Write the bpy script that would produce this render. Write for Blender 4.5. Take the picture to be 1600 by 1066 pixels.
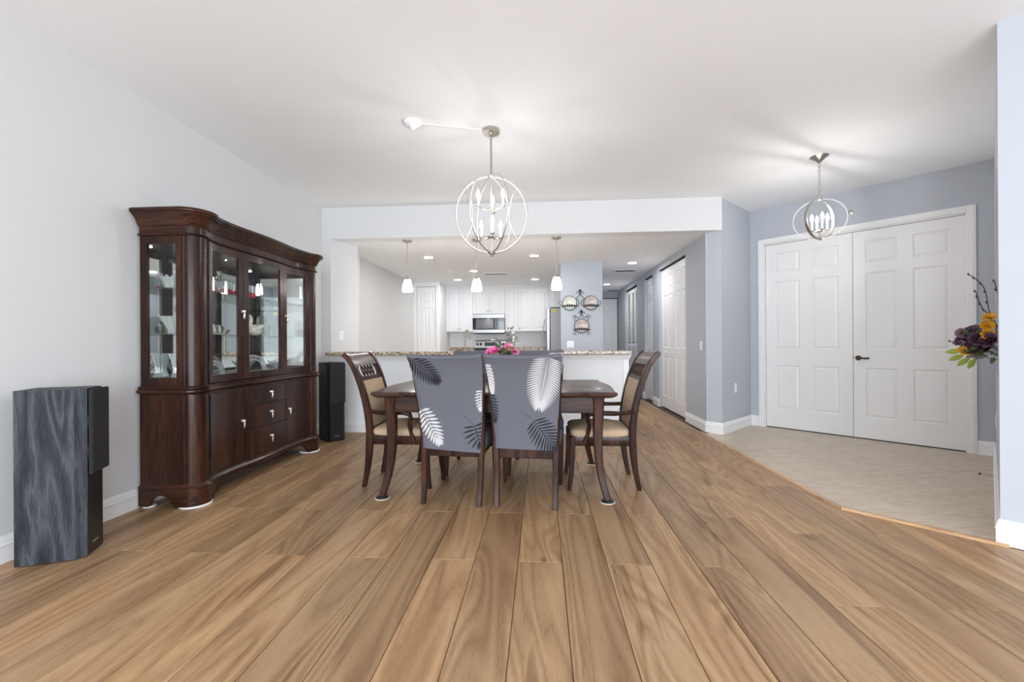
import bpy, math, random
from mathutils import Vector, Matrix
random.seed(7)
for o in list(bpy.data.objects): bpy.data.objects.remove(o)
SC = bpy.context.scene
COL = SC.collection
PI = math.pi
R = math.radians

# ------------------------------------------------------------------ camera
FPX, YAW, HOR, ROLL, EYE = 669.24, .0673, 536.07, .0064, 1.1102
cd = bpy.data.cameras.new('camera'); cam = bpy.data.objects.new('camera', cd); COL.objects.link(cam)
cd.sensor_width = 36.0; cd.lens = FPX * 36.0 / 1600.0; cd.clip_start = .05; cd.clip_end = 100
cd.shift_y = (HOR - 533.0) / 1600.0
cam.matrix_world = (Matrix.Translation((0, 0, EYE)) @ Matrix.Rotation(YAW, 4, 'Z') @
                    Matrix.Rotation(PI / 2, 4, 'X') @ Matrix.Rotation(-ROLL, 4, 'Z'))
SC.camera = cam

# ------------------------------------------------------------------ world, light, exposure
SC.view_settings.view_transform = 'Standard'; SC.view_settings.look = 'None'
SC.view_settings.gamma = 1.0; SC.view_settings.use_curve_mapping = False
SC.view_settings.exposure = 0.55
SC.cycles.max_bounces = 14; SC.cycles.diffuse_bounces = 8; SC.cycles.glossy_bounces = 5; SC.cycles.transparent_max_bounces = 24
w = bpy.data.worlds.new('sky'); SC.world = w; w.use_nodes = True
bg = w.node_tree.nodes['Background']; bg.inputs[0].default_value = (.80, .89, 1, 1); bg.inputs[1].default_value = 2.0

def area(name, loc, rot, sx, sy, power, color=(1, 1, 1), spread=180):
    l = bpy.data.lights.new(name, 'AREA'); l.shape = 'RECTANGLE'; l.size = sx; l.size_y = sy
    l.energy = power; l.color = color; l.spread = R(spread)
    o = bpy.data.objects.new(name, l); o.location = loc; o.rotation_euler = rot; COL.objects.link(o); return o
def point(name, loc, power, color=(1, .93, .84), r=.03):
    l = bpy.data.lights.new(name, 'POINT'); l.energy = power; l.color = color; l.shadow_soft_size = r
    o = bpy.data.objects.new(name, l); o.location = loc; COL.objects.link(o); return o
# daylight through the wide glazed opening behind the viewer
area('window_daylight', (.6, -3.45, 1.3), (R(90), 0, 0), 6.0, 2.4, 255, (.86, .935, 1))

# ------------------------------------------------------------------ materials
def newmat(name):
    m = bpy.data.materials.new(name); m.use_nodes = True
    return m, m.node_tree.nodes, m.node_tree.links, m.node_tree.nodes['Principled BSDF']
def mat(name, c, rough=.5, metal=0, bump=0, bscale=60, var=0, spec=None, coat=0, emit=None, es=0):
    m, n, l, b = newmat(name)
    b.inputs['Base Color'].default_value = (*c, 1); b.inputs['Roughness'].default_value = rough
    b.inputs['Metallic'].default_value = metal
    if spec is not None: b.inputs['Specular IOR Level'].default_value = spec
    if coat: b.inputs['Coat Weight'].default_value = coat; b.inputs['Coat Roughness'].default_value = .08
    if emit: b.inputs['Emission Color'].default_value = (*emit, 1); b.inputs['Emission Strength'].default_value = es
    if bump or var:
        tc = n.new('ShaderNodeTexCoord'); nz = n.new('ShaderNodeTexNoise'); nz.inputs['Scale'].default_value = bscale
        nz.inputs['Detail'].default_value = 3; l.new(tc.outputs['Object'], nz.inputs['Vector'])
        if bump:
            bp = n.new('ShaderNodeBump'); bp.inputs['Strength'].default_value = bump; bp.inputs['Distance'].default_value = .003
            l.new(nz.outputs['Fac'], bp.inputs['Height']); l.new(bp.outputs['Normal'], b.inputs['Normal'])
        if var:
            mx = n.new('ShaderNodeMix'); mx.data_type = 'RGBA'; l.new(nz.outputs['Fac'], mx.inputs['Factor'])
            mx.inputs['A'].default_value = (*[v * (1 - var) for v in c], 1); mx.inputs['B'].default_value = (*[min(1, v * (1 + var)) for v in c], 1)
            l.new(mx.outputs['Result'], b.inputs['Base Color'])
    return m
def ramp(n, stops):
    r = n.new('ShaderNodeValToRGB'); e = r.color_ramp.elements
    e[0].position, e[0].color = stops[0][0], (*stops[0][1], 1); e[1].position, e[1].color = stops[-1][0], (*stops[-1][1], 1)
    for p, c in stops[1:-1]:
        x = e.new(p); x.color = (*c, 1)
    return r
def wood(name, stops, scale=(1, 1, .08), freq=14, rough=.3, coat=.3, rand=True, wavy=2.0, bump=.05, dark=None, spec=.5, rings=1.0, mixf=.45, con=(.36, .64), finem=9, bigs=None):
    """long-grain wood; the grain runs along the axis with the small scale factor"""
    m, n, l, b = newmat(name)
    tc = n.new('ShaderNodeTexCoord'); oi = n.new('ShaderNodeObjectInfo'); ad = n.new('ShaderNodeVectorMath'); ad.operation = 'ADD'
    ml = n.new('ShaderNodeVectorMath'); ml.operation = 'SCALE'; ml.inputs[0].default_value = (13.1, 7.7, 5.3)
    if rand: l.new(oi.outputs['Random'], ml.inputs['Scale'])
    l.new(tc.outputs['Object'], ad.inputs[0]); l.new(ml.outputs[0], ad.inputs[1])
    mp = n.new('ShaderNodeMapping'); mp.inputs['Scale'].default_value = scale; l.new(ad.outputs[0], mp.inputs['Vector'])
    big = n.new('ShaderNodeTexNoise'); big.inputs['Scale'].default_value = freq * .28; big.inputs['Detail'].default_value = 2
    big.inputs['Distortion'].default_value = wavy * .3
    mq = n.new('ShaderNodeMapping'); mq.inputs['Scale'].default_value = bigs or scale; l.new(ad.outputs[0], mq.inputs['Vector'])
    l.new(mq.outputs[0], big.inputs['Vector'])
    # contour lines of a stretched noise give cathedral grain
    mm = n.new('ShaderNodeMath'); mm.operation = 'MULTIPLY'; mm.inputs[1].default_value = freq * rings; l.new(big.outputs['Fac'], mm.inputs[0])
    fr = n.new('ShaderNodeMath'); fr.operation = 'PINGPONG'; fr.inputs[1].default_value = 1.0; l.new(mm.outputs[0], fr.inputs[0])
    fine = n.new('ShaderNodeTexNoise'); fine.inputs['Scale'].default_value = freq * finem; fine.inputs['Detail'].default_value = 4
    l.new(mp.outputs[0], fine.inputs['Vector'])
    fc = n.new('ShaderNodeMapRange'); fc.inputs['From Min'].default_value = con[0]; fc.inputs['From Max'].default_value = con[1]; l.new(fine.outputs['Fac'], fc.inputs['Value'])
    mix = n.new('ShaderNodeMix'); mix.data_type = 'FLOAT'; mix.inputs[0].default_value = mixf
    l.new(fr.outputs[0], mix.inputs[2]); l.new(fc.outputs[0], mix.inputs[3])
    b.inputs['Specular IOR Level'].default_value = spec
    rp = ramp(n, stops); l.new(mix.outputs[0], rp.inputs[0])
    last = rp.outputs[0]
    if dark:   # plank-to-plank tone, slow lighter and darker streaks, mineral streaks
        broad = n.new('ShaderNodeTexNoise'); broad.inputs['Scale'].default_value = 5.0; broad.inputs['Detail'].default_value = 2
        l.new(mp.outputs[0], broad.inputs['Vector'])
        st = ramp(n, [(.36, dark[0]), (.5, (1, 1, 1)), (.68, dark[1])]); l.new(broad.outputs['Fac'], st.inputs[0])
        m1 = n.new('ShaderNodeMix'); m1.data_type = 'RGBA'; m1.blend_type = 'MULTIPLY'; m1.inputs['Factor'].default_value = 1
        l.new(last, m1.inputs['A']); l.new(st.outputs[0], m1.inputs['B'])
        tone = ramp(n, [(0, (.84, .85, .86)), (.5, (1, 1, 1)), (1, (1.12, 1.08, 1.04))]); l.new(oi.outputs['Random'], tone.inputs[0])
        m2 = n.new('ShaderNodeMix'); m2.data_type = 'RGBA'; m2.blend_type = 'MULTIPLY'; m2.inputs['Factor'].default_value = 1
        l.new(m1.outputs['Result'], m2.inputs['A']); l.new(tone.outputs[0], m2.inputs['B'])
        kn = n.new('ShaderNodeTexNoise'); kn.inputs['Scale'].default_value = 11; kn.inputs['Detail'].default_value = 3; kn.inputs['Distortion'].default_value = 1.2
        l.new(mp.outputs[0], kn.inputs['Vector'])
        kr = ramp(n, [(.0, (1, 1, 1)), (.60, (1, 1, 1)), (.70, (.50, .42, .36))]); l.new(kn.outputs['Fac'], kr.inputs[0])
        m3 = n.new('ShaderNodeMix'); m3.data_type = 'RGBA'; m3.blend_type = 'MULTIPLY'; m3.inputs['Factor'].default_value = .8
        l.new(m2.outputs['Result'], m3.inputs['A']); l.new(kr.outputs[0], m3.inputs['B'])
        vm = n.new('ShaderNodeMapping'); vm.inputs['Scale'].default_value = (3.2, 1.5, 1); l.new(ad.outputs[0], vm.inputs['Vector'])
        vo = n.new('ShaderNodeTexVoronoi'); vo.inputs['Scale'].default_value = 1.0; vo.inputs['Randomness'].default_value = 1; l.new(vm.outputs[0], vo.inputs['Vector'])
        vr = ramp(n, [(.0, (.36, .27, .20)), (.035, (.60, .50, .42)), (.085, (1, 1, 1))]); l.new(vo.outputs['Distance'], vr.inputs[0])
        m4 = n.new('ShaderNodeMix'); m4.data_type = 'RGBA'; m4.blend_type = 'MULTIPLY'; m4.inputs['Factor'].default_value = .75
        l.new(m3.outputs['Result'], m4.inputs['A']); l.new(vr.outputs[0], m4.inputs['B'])
        last = m4.outputs['Result']
    l.new(last, b.inputs['Base Color'])
    b.inputs['Roughness'].default_value = rough
    if coat: b.inputs['Coat Weight'].default_value = coat; b.inputs['Coat Roughness'].default_value = .12
    if bump:
        bp = n.new('ShaderNodeBump'); bp.inputs['Strength'].default_value = bump; bp.inputs['Distance'].default_value = .002
        l.new(fine.outputs['Fac'], bp.inputs['Height']); l.new(bp.outputs['Normal'], b.inputs['Normal'])
    return m
def glassy(name, tint=(1, 1, 1), gloss=.08, rough=.02, body=None, bodyw=0):
    """clear thin glass: straight-through plus a mirror reflection growing at grazing angles"""
    m, n, l, b = newmat(name); n.remove(b); out = n['Material Output']
    t = n.new('ShaderNodeBsdfTransparent'); t.inputs[0].default_value = (*tint, 1)
    g = n.new('ShaderNodeBsdfGlossy'); g.inputs['Roughness'].default_value = rough
    lw = n.new('ShaderNodeLayerWeight'); lw.inputs[0].default_value = .5
    pw = n.new('ShaderNodeMath'); pw.operation = 'POWER'; pw.inputs[1].default_value = 5.0; l.new(lw.outputs['Facing'], pw.inputs[0])
    ad = n.new('ShaderNodeMath'); ad.operation = 'MULTIPLY_ADD'; ad.inputs[1].default_value = .8; ad.inputs[2].default_value = gloss; ad.use_clamp = True
    l.new(pw.outputs[0], ad.inputs[0])
    mx = n.new('ShaderNodeMixShader'); l.new(ad.outputs[0], mx.inputs[0]); l.new(t.outputs[0], mx.inputs[1]); l.new(g.outputs[0], mx.inputs[2])
    last = mx
    if bodyw:
        d = n.new('ShaderNodeBsdfDiffuse'); d.inputs[0].default_value = (*body, 1)
        m2 = n.new('ShaderNodeMixShader'); m2.inputs[0].default_value = bodyw
        l.new(mx.outputs[0], m2.inputs[1]); l.new(d.outputs[0], m2.inputs[2]); last = m2
    l.new(last.outputs[0], out.inputs[0])
    return m
def emitter(name, c, s):
    m, n, l, b = newmat(name); b.inputs['Base Color'].default_value = (.9, .9, .9, 1)
    b.inputs['Emission Color'].default_value = (*c, 1); b.inputs['Emission Strength'].default_value = s; return m
def granite(name):
    m, n, l, b = newmat(name)
    tc = n.new('ShaderNodeTexCoord'); v = n.new('ShaderNodeTexVoronoi'); v.inputs['Scale'].default_value = 70
    nz = n.new('ShaderNodeTexNoise'); nz.inputs['Scale'].default_value = 22; nz.inputs['Detail'].default_value = 4
    l.new(tc.outputs['Object'], v.inputs['Vector']); l.new(tc.outputs['Object'], nz.inputs['Vector'])
    mx = n.new('ShaderNodeMix'); mx.data_type = 'FLOAT'; mx.inputs[0].default_value = .55
    sx = n.new('ShaderNodeSeparateColor'); l.new(v.outputs['Color'], sx.inputs[0])
    l.new(sx.outputs[0], mx.inputs[2]); l.new(nz.outputs['Fac'], mx.inputs[3])
    r = ramp(n, [(.22, (.03, .022, .016)), (.38, (.2, .14, .09)), (.52, (.50, .40, .28)), (.68, (.66, .57, .45)), (.8, (.2, .16, .13))])
    l.new(mx.outputs[0], r.inputs[0]); l.new(r.outputs[0], b.inputs['Base Color']); b.inputs['Roughness'].default_value = .18
    return m
def tilemat(name):
    m, n, l, b = newmat(name)
    tc = n.new('ShaderNodeTexCoord'); oi = n.new('ShaderNodeObjectInfo'); ad = n.new('ShaderNodeVectorMath'); ad.operation = 'ADD'
    l.new(tc.outputs['Object'], ad.inputs[0]); l.new(oi.outputs['Random'], ad.inputs[1])
    mp = n.new('ShaderNodeMapping'); mp.inputs['Rotation'].default_value = (0, 0, R(20)); mp.inputs['Scale'].default_value = (1, 5, 1); l.new(ad.outputs[0], mp.inputs[0])
    nz = n.new('ShaderNodeTexNoise'); nz.inputs['Scale'].default_value = 7; nz.inputs['Detail'].default_value = 6; nz.inputs['Roughness'].default_value = .65
    nz.inputs['Distortion'].default_value = .8; l.new(mp.outputs[0], nz.inputs[0])
    r = ramp(n, [(.3, (.47, .375, .275)), (.5, (.57, .475, .365)), (.72, (.68, .59, .475))])
    l.new(nz.outputs['Fac'], r.inputs[0]); l.new(r.outputs[0], b.inputs['Base Color']); b.inputs['Roughness'].default_value = .36
    return m

M = {}
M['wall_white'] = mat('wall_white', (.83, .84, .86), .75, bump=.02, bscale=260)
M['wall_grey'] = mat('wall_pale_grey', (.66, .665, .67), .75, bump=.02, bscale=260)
M['wall_blue'] = mat('wall_blue', (.475, .505, .555), .75, bump=.02, bscale=260)
M['ceiling'] = mat('ceiling_paint', (.915, .93, .95), .9, bump=.03, bscale=220)
M['trim'] = mat('trim_white', (.84, .84, .845), .38)
M['door'] = mat('door_white', (.83, .83, .83), .42)
M['cabwhite'] = mat('cabinet_white', (.74, .75, .77), .4)
M['plank'] = wood('oak_plank', [(.12, (.250, .142, .070)), (.42, (.350, .213, .109)), (.68, (.405, .254, .134)), (.95, (.455, .298, .166))], (1, .07, 1), 10, .42, 0, True, 2.2, .05,
                  dark=((.80, .76, .74), (1.12, 1.15, 1.20)), spec=.4, rings=3.0, mixf=.52, con=(.22, .78), finem=30, bigs=(1, .13, 1))
M['subfloor'] = mat('subfloor_dark', (.10, .06, .035), .8)
M['strip'] = wood('strip_oak', [(.2, (.42, .24, .12)), (.6, (.58, .36, .19)), (.95, (.66, .43, .25))], (.1, .1, 1), 12, .35, .1)
M['tile'] = tilemat('travertine_tile'); M['grout'] = mat('grout', (.42, .34, .26), .85)
M['cherry'] = wood('cherry_dark', [(.1, (.012, .0046, .003)), (.5, (.028, .0100, .0058)), (.95, (.066, .024, .012))], (1, 1, .07), 9, .28, .10, spec=.22)
M['cherry_h'] = wood('cherry_dark_long', [(.1, (.012, .0046, .003)), (.5, (.028, .0100, .0058)), (.95, (.066, .024, .012))], (.07, 1, 1), 9, .28, .10, spec=.22)
M['mahog'] = wood('mahogany', [(.15, (.014, .006, .005)), (.5, (.034, .013, .009)), (.9, (.066, .026, .016))], (1, 1, .08), 11, .28, .08, spec=.18)
M['tabletop'] = wood('tabletop_wood', [(.15, (.036, .018, .013)), (.5, (.065, .034, .024)), (.9, (.10, .053, .037))], (.08, 1, 1), 9, .34, .1, spec=.3)
M['mirror'] = mat('mirror', (.86, .88, .88), .02, 1)
M['pane'] = glassy('pane_glass', (.97, .985, .98), .03)
M['shelfglass'] = glassy('shelf_glass', (.86, .95, .91), .10)
M['crystal'] = glassy('crystal', (.93, .95, .95), .28, .05, (.93, .95, .95), .24)
M['clearglass'] = glassy('clear_glass', (.95, .96, .96), .10, .03, (.85, .85, .85), .08)
M['redglass'] = glassy('red_glass', (.85, .12, .12), .10, .04, (.62, .03, .04), .55)
M['ivory'] = mat('ivory_ceramic', (.78, .75, .66), .25, coat=.4)
M['stripe_dark'] = mat('stripe_dark', (.20, .20, .18), .3)
M['pull'] = mat('pull_silver', (.82, .78, .72), .25, 1)
M['nickel'] = mat('brushed_nickel', (.47, .43, .39), .30, 1)
M['nickel_pale'] = mat('pale_nickel', (.64, .62, .585), .35, 1)
M['faucet'] = mat('faucet_nickel', (.27, .245, .215), .32, 1)
M['steel'] = mat('stainless', (.40, .40, .41), .34, 1)
M['steel_d'] = mat('stainless_side', (.34, .34, .355), .45, .6)
M['blackglass'] = mat('black_glass', (.010, .013, .022), .06)
M['black'] = mat('black_plastic', (.012, .012, .013), .45)
M['ovenwindow'] = mat('oven_window', (.13, .13, .135), .12)
M['iron'] = mat('wrought_iron', (.028, .026, .028), .5, .4)
M['ash'] = wood('black_ash', [(.15, (.009, .010, .013)), (.5, (.026, .030, .037)), (.95, (.090, .098, .118))], (1, 1, .05), 16, .5, 0, True, 2.5, .15, spec=.25, rings=1.0, mixf=.5, con=(.25, .75), finem=22, bigs=(1, 1, .10))
M['ash_d'] = wood('black_ash_deep', [(.2, (.005, .005, .006)), (.55, (.009, .009, .010)), (.95, (.020, .021, .024))], (1, 1, .05), 16, .5, 0, True, 2.5, .12, spec=.2)
M['speakerblack'] = mat('speaker_black', (.012, .012, .013), .35, bump=.1, bscale=300)
M['grille'] = mat('grille_cloth', (.014, .014, .017), .9, bump=.4, bscale=700)
M['beige'] = mat('beige_fabric', (.47, .34, .225), .9, bump=.25, bscale=420, var=.12)
M['slip'] = mat('slip_grey', (.114, .117, .139), .9, bump=.15, bscale=500, var=.08)
M['leafdark'] = mat('print_black', (.016, .016, .022), .9)
M['leafwhite'] = mat('print_white', (.54, .525, .535), .9)
M['pad'] = mat('felt_white', (.78, .77, .74), .8); M['padblack'] = mat('slider_black', (.02, .02, .022), .4)
M['plate_w'] = mat('switch_white', (.84, .84, .84), .35)
M['hinge'] = mat('satin_hinge', (.55, .53, .50), .35, 1)
M['bronze'] = mat('bronze_lever', (.10, .075, .06), .35, 1)
M['granite'] = granite('granite')
M['bulb'] = emitter('bulb', (1, .98, .955), 140); M['can'] = emitter('can_lens', (1, .99, .98), 160); M['bulb_entry'] = emitter('bulb_entry', (1, .975, .95), 190)
M['shade'] = emitter('lit_glass_shade', (1, .985, .96), 15)
M['puck'] = emitter('puck_lens', (1, .95, .88), 8)
M['candle'] = mat('candle_sleeve', (.86, .84, .80), .4)
M['pink'] = mat('pink_petal', (.83, .16, .42), .6, var=.25, bscale=30); M['pink2'] = mat('rose_petal', (.72, .22, .36), .6, var=.25, bscale=30)
M['green'] = mat('leaf_green', (.10, .20, .06), .5, var=.3, bscale=20); M['lime'] = mat('leaf_lime', (.42, .52, .10), .5)
M['twig'] = mat('twig', (.10, .075, .06), .8); M['mauve'] = mat('mauve_berry', (.25, .16, .20), .6); M['greyleaf'] = mat('grey_leaf', (.28, .28, .26), .7)
M['cream'] = mat('cream_bud', (.72, .72, .55), .6)
M['purple'] = mat('purple_petal', (.075, .03, .065), .5, var=.4, bscale=25); M['yellow'] = mat('yellow_petal', (.85, .46, .04), .5)
M['pot'] = mat('dark_pot', (.045, .025, .022), .3, coat=.3)
M['plate1'] = mat('plate_pale', (.66, .67, .58), .2, var=.25, bscale=34); M['plate2'] = mat('plate_rose', (.55, .47, .45), .2, var=.45, bscale=26)
M['vent'] = mat('vent_slot', (.06, .06, .06), .7)
M['gold'] = mat('yellow_sticker', (.75, .62, .12), .5)
M['darkgap'] = mat('dark_gap', (.02, .02, .022), .8)  # near-black colour that paints shade into gaps and closet space
M['lettering'] = mat('badge_lettering', (.45, .45, .46), .4, .6)
M['blueglow'] = mat('oven_display', (.02, .03, .05), .2)

# ------------------------------------------------------------------ mesh helpers
class MB:
    def __init__(s): s.v = []; s.f = []; s.T = None
    def add(s, vs, fs):
        k = len(s.v)
        s.v += [tuple(s.T @ Vector(p)) if s.T else tuple(p) for p in vs]; s.f += [tuple(i + k for i in f) for f in fs]; return s
    def box(s, x0, x1, y0, y1, z0, z1, c=0):
        if c <= 0:
            return s.add([(x, y, z) for z in (z0, z1) for y in (y0, y1) for x in (x0, x1)],
                         [(0, 2, 3, 1), (4, 5, 7, 6), (0, 1, 5, 4), (2, 6, 7, 3), (0, 4, 6, 2), (1, 3, 7, 5)])
        c = min(c, (x1 - x0) * .45, (y1 - y0) * .45, (z1 - z0) * .45)
        vs, idx = [], {}
        X, Y, Z = (x0, x1), (y0, y1), (z0, z1)
        sg = (1, -1)
        for i in (0, 1):
            for j in (0, 1):
                for k in (0, 1):
                    for a in range(3):
                        p = [X[i] + sg[i] * c, Y[j] + sg[j] * c, Z[k] + sg[k] * c]
                        p[a] = (X, Y, Z)[a][(i, j, k)[a]]
                        idx[i, j, k, a] = len(vs); vs.append(p)
        fs = []
        def quad(q): fs.append(tuple(q))
        for i in (0, 1):
            q = [idx[i, 0, 0, 0], idx[i, 1, 0, 0], idx[i, 1, 1, 0], idx[i, 0, 1, 0]]; quad(q if i else q[::-1])
            q = [idx[0, i, 0, 1], idx[0, i, 1, 1], idx[1, i, 1, 1], idx[1, i, 0, 1]]; quad(q if i else q[::-1])
            q = [idx[0, 0, i, 2], idx[1, 0, i, 2], idx[1, 1, i, 2], idx[0, 1, i, 2]]; quad(q if i else q[::-1])
        for j in (0, 1):
            for k in (0, 1):
                q = [idx[0, j, k, 1], idx[1, j, k, 1], idx[1, j, k, 2], idx[0, j, k, 2]]; quad(q if j == k else q[::-1])
                q = [idx[j, 0, k, 2], idx[j, 1, k, 2], idx[j, 1, k, 0], idx[j, 0, k, 0]]; quad(q if j == k else q[::-1])
                q = [idx[j, k, 0, 0], idx[j, k, 1, 0], idx[j, k, 1, 1], idx[j, k, 0, 1]]; quad(q if j == k else q[::-1])
        for i in (0, 1):
            for j in (0, 1):
                for k in (0, 1):
                    q = [idx[i, j, k, 0], idx[i, j, k, 1], idx[i, j, k, 2]]; quad(q if (i + j + k) % 2 else q[::-1])
        return s.add(vs, fs)
    def prism(s, poly, z0, z1):
        n = len(poly); a = sum(poly[i][0] * poly[(i + 1) % n][1] - poly[(i + 1) % n][0] * poly[i][1] for i in range(n))
        if a < 0: poly = poly[::-1]
        vs = [(x, y, z0) for x, y in poly] + [(x, y, z1) for x, y in poly]
        return s.add(vs, [tuple(range(n))[::-1], tuple(range(n, 2 * n))] + [(i, (i + 1) % n, n + (i + 1) % n, n + i) for i in range(n)])
    def grid(s, P, cu=False, cv=False):
        nu, nv = len(P), len(P[0]); vs = [p for row in P for p in row]; fs = []
        for i in range(nu if cu else nu - 1):
            for j in range(nv if cv else nv - 1):
                a, b = i, (i + 1) % nu; c, d = j, (j + 1) % nv
                fs.append((a * nv + c, b * nv + c, b * nv + d, a * nv + d))
        return s.add(vs, fs)
    def lathe(s, prof, n=24, c=(0, 0, 0), rib=0, ribn=0, caps=True, sx=1, sy=1):
        P = []
        for r, z in prof:
            P.append([(c[0] + sx * r * (1 + rib * math.cos(ribn * 2 * PI * k / n)) * math.cos(2 * PI * k / n),
                       c[1] + sy * r * (1 + rib * math.cos(ribn * 2 * PI * k / n)) * math.sin(2 * PI * k / n), c[2] + z) for k in range(n)])
        nv = n; vs = [p for row in P for p in row]; fs = []
        for i in range(len(P) - 1):
            for j in range(nv):
                k = (j + 1) % nv; fs.append((i * nv + j, i * nv + k, (i + 1) * nv + k, (i + 1) * nv + j))
        if caps:
            fs.append(tuple(range(nv))[::-1]); fs.append(tuple(range((len(P) - 1) * nv, len(P) * nv)))
        return s.add(vs, fs)
    def cyl(s, c, r, z0, z1, n=20): return s.lathe([(r, z0), (r, z1)], n, c)
    def tube(s, pts, r, n=8, closed=False, ry=None):
        pts = [Vector(p) for p in pts]; m = len(pts); rows = []
        up = Vector((0, 0, 1)); prev = None
        for i in range(m):
            t = (pts[(i + 1) % m] - pts[i - 1]) if closed else (pts[min(i + 1, m - 1)] - pts[max(i - 1, 0)])
            t.normalize()
            if prev is None:
                a = up if abs(t.dot(up)) < .95 else Vector((1, 0, 0)); nn = t.cross(a).normalized()
            else:
                nn = prev - t * prev.dot(t); nn.normalize()
            prev = nn; b = t.cross(nn); rr = r[i] if isinstance(r, (list, tuple)) else r
            rows.append([tuple(pts[i] + nn * rr * math.cos(2 * PI * k / n) + b * rr * (ry or 1) * math.sin(2 * PI * k / n)) for k in range(n)])
        k0 = len(s.v); s.grid(rows, cu=closed, cv=True)
        if not closed:
            s.f.append(tuple(k0 + i for i in range(n))[::-1]); s.f.append(tuple(k0 + (m - 1) * n + i for i in range(n)))
        return s
    def bar(s, pts, hw, hd, side):
        """rectangular bar swept along pts; side = constant side axis; hw along side, hd across (lists allowed)"""
        pts = [Vector(p) for p in pts]; side = Vector(side).normalized(); m = len(pts); rows = []
        for i in range(m):
            t = (pts[min(i + 1, m - 1)] - pts[max(i - 1, 0)]).normalized(); b = t.cross(side).normalized()
            a = hw[i] if isinstance(hw, (list, tuple)) else hw; d = hd[i] if isinstance(hd, (list, tuple)) else hd
            c = .25
            loop = [(1, 1 - c), (1 - c, 1), (-1 + c, 1), (-1, 1 - c), (-1, -1 + c), (-1 + c, -1), (1 - c, -1), (1, -1 + c)]
            rows.append([tuple(pts[i] + side * a * u + b * d * v) for u, v in loop])
        k0 = len(s.v); s.grid(rows, cv=True)
        s.f.append(tuple(k0 + i for i in range(8))[::-1]); s.f.append(tuple(k0 + (m - 1) * 8 + i for i in range(8)))
        return s
    def sphere(s, c, rx, ry=None, rz=None, nu=12, nv=8):
        ry = ry or rx; rz = rz or rx
        return s.lathe([(max(1e-4, math.sin(PI * i / nv)), -math.cos(PI * i / nv)) for i in range(nv + 1)], nu, (0, 0, 0)) if False else \
            s.add([(c[0] + rx * math.sin(PI * i / nv) * math.cos(2 * PI * k / nu), c[1] + ry * math.sin(PI * i / nv) * math.sin(2 * PI * k / nu), c[2] - rz * math.cos(PI * i / nv))
                   for i in range(nv + 1) for k in range(nu)],
                  [(i * nu + k, i * nu + (k + 1) % nu, (i + 1) * nu + (k + 1) % nu, (i + 1) * nu + k) for i in range(nv) for k in range(nu)])
    def mesh(s, name, m, smooth=0):
        me = bpy.data.meshes.new(name); me.from_pydata(s.v, [], s.f); me.validate(); me.update()
        me.materials.append(M[m] if isinstance(m, str) else m)
        import bmesh as _b
        bm = _b.new(); bm.from_mesh(me); _b.ops.recalc_face_normals(bm, faces=bm.faces); bm.to_mesh(me); bm.free()
        if smooth:
            me.polygons.foreach_set('use_smooth', [True] * len(me.polygons))
            try: me.set_sharp_from_angle(angle=R(smooth))
            except Exception: pass
        return me
    def build(s, name, m, parent=None, smooth=0, kind=None, loc=None, rz=None, label=None):
        o = bpy.data.objects.new(name, s.mesh(name, m, smooth)); COL.objects.link(o)
        if parent: o.parent = parent
        if kind: o['kind'] = kind
        if loc is not None: o.location = loc
        if rz is not None: o.rotation_euler = (0, 0, rz)
        if label: o['label'] = label
        return o
def thing(name, label, cat, loc=(0, 0, 0), rz=0, group=None):
    o = bpy.data.objects.new(name, None); o.empty_display_size = .1; COL.objects.link(o); o.location = loc; o.rotation_euler = (0, 0, rz)
    return tag(o, label, cat, group)
def tag(o, label, cat=None, group=None, kind=None):
    o['label'] = label
    if cat: o['category'] = cat
    if group: o['group'] = group
    if kind: o['kind'] = kind
    return o
def struct(o, label=None):
    o['kind'] = 'structure'
    if label: o['label'] = label
    return o
def sempty(name, label, loc=(0, 0, 0), rz=0):
    o = bpy.data.objects.new(name, None); o.empty_display_size = .1; COL.objects.link(o); o.location = loc; o.rotation_euler = (0, 0, rz)
    return struct(o, label)
def copy_obj(o, parent, loc=None, rot=None):
    c = o.copy(); COL.objects.link(c); c.parent = parent
    if loc is not None: c.location = loc
    if rot is not None: c.rotation_euler = rot
    return c
def B(*a, **k): return MB().box(*a, **k)
def lerp(a, b, t): return a + (b - a) * t
def bez(p, n=16):
    p = [Vector(q) for q in p]; out = []
    for i in range(n + 1):
        t = i / n; q = p[:]
        while len(q) > 1: q = [q[j].lerp(q[j + 1], t) for j in range(len(q) - 1)]
        out.append(tuple(q[0]))
    return out
def spline(p, n=6):
    """Catmull-Rom through the points"""
    p = [Vector(q) for q in p]; out = []
    for i in range(len(p) - 1):
        a, b, c, d = p[max(i - 1, 0)], p[i], p[i + 1], p[min(i + 2, len(p) - 1)]
        for k in range(n):
            t = k / n; out.append(tuple(.5 * ((2 * b) + (c - a) * t + (2 * a - 5 * b + 4 * c - d) * t * t + (3 * b - a - 3 * c + d) * t ** 3)))
    out.append(tuple(p[-1])); return out
def clip(poly, a, b, c):
    """keep a*x+b*y<=c"""
    out = []
    for i in range(len(poly)):
        p, q = poly[i], poly[(i + 1) % len(poly)]; dp = a * p[0] + b * p[1] - c; dq = a * q[0] + b * q[1] - c
        if dp <= 0: out.append(p)
        if dp * dq < 0:
            t = dp / (dp - dq); out.append((lerp(p[0], q[0], t), lerp(p[1], q[1], t)))
    return out

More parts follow.
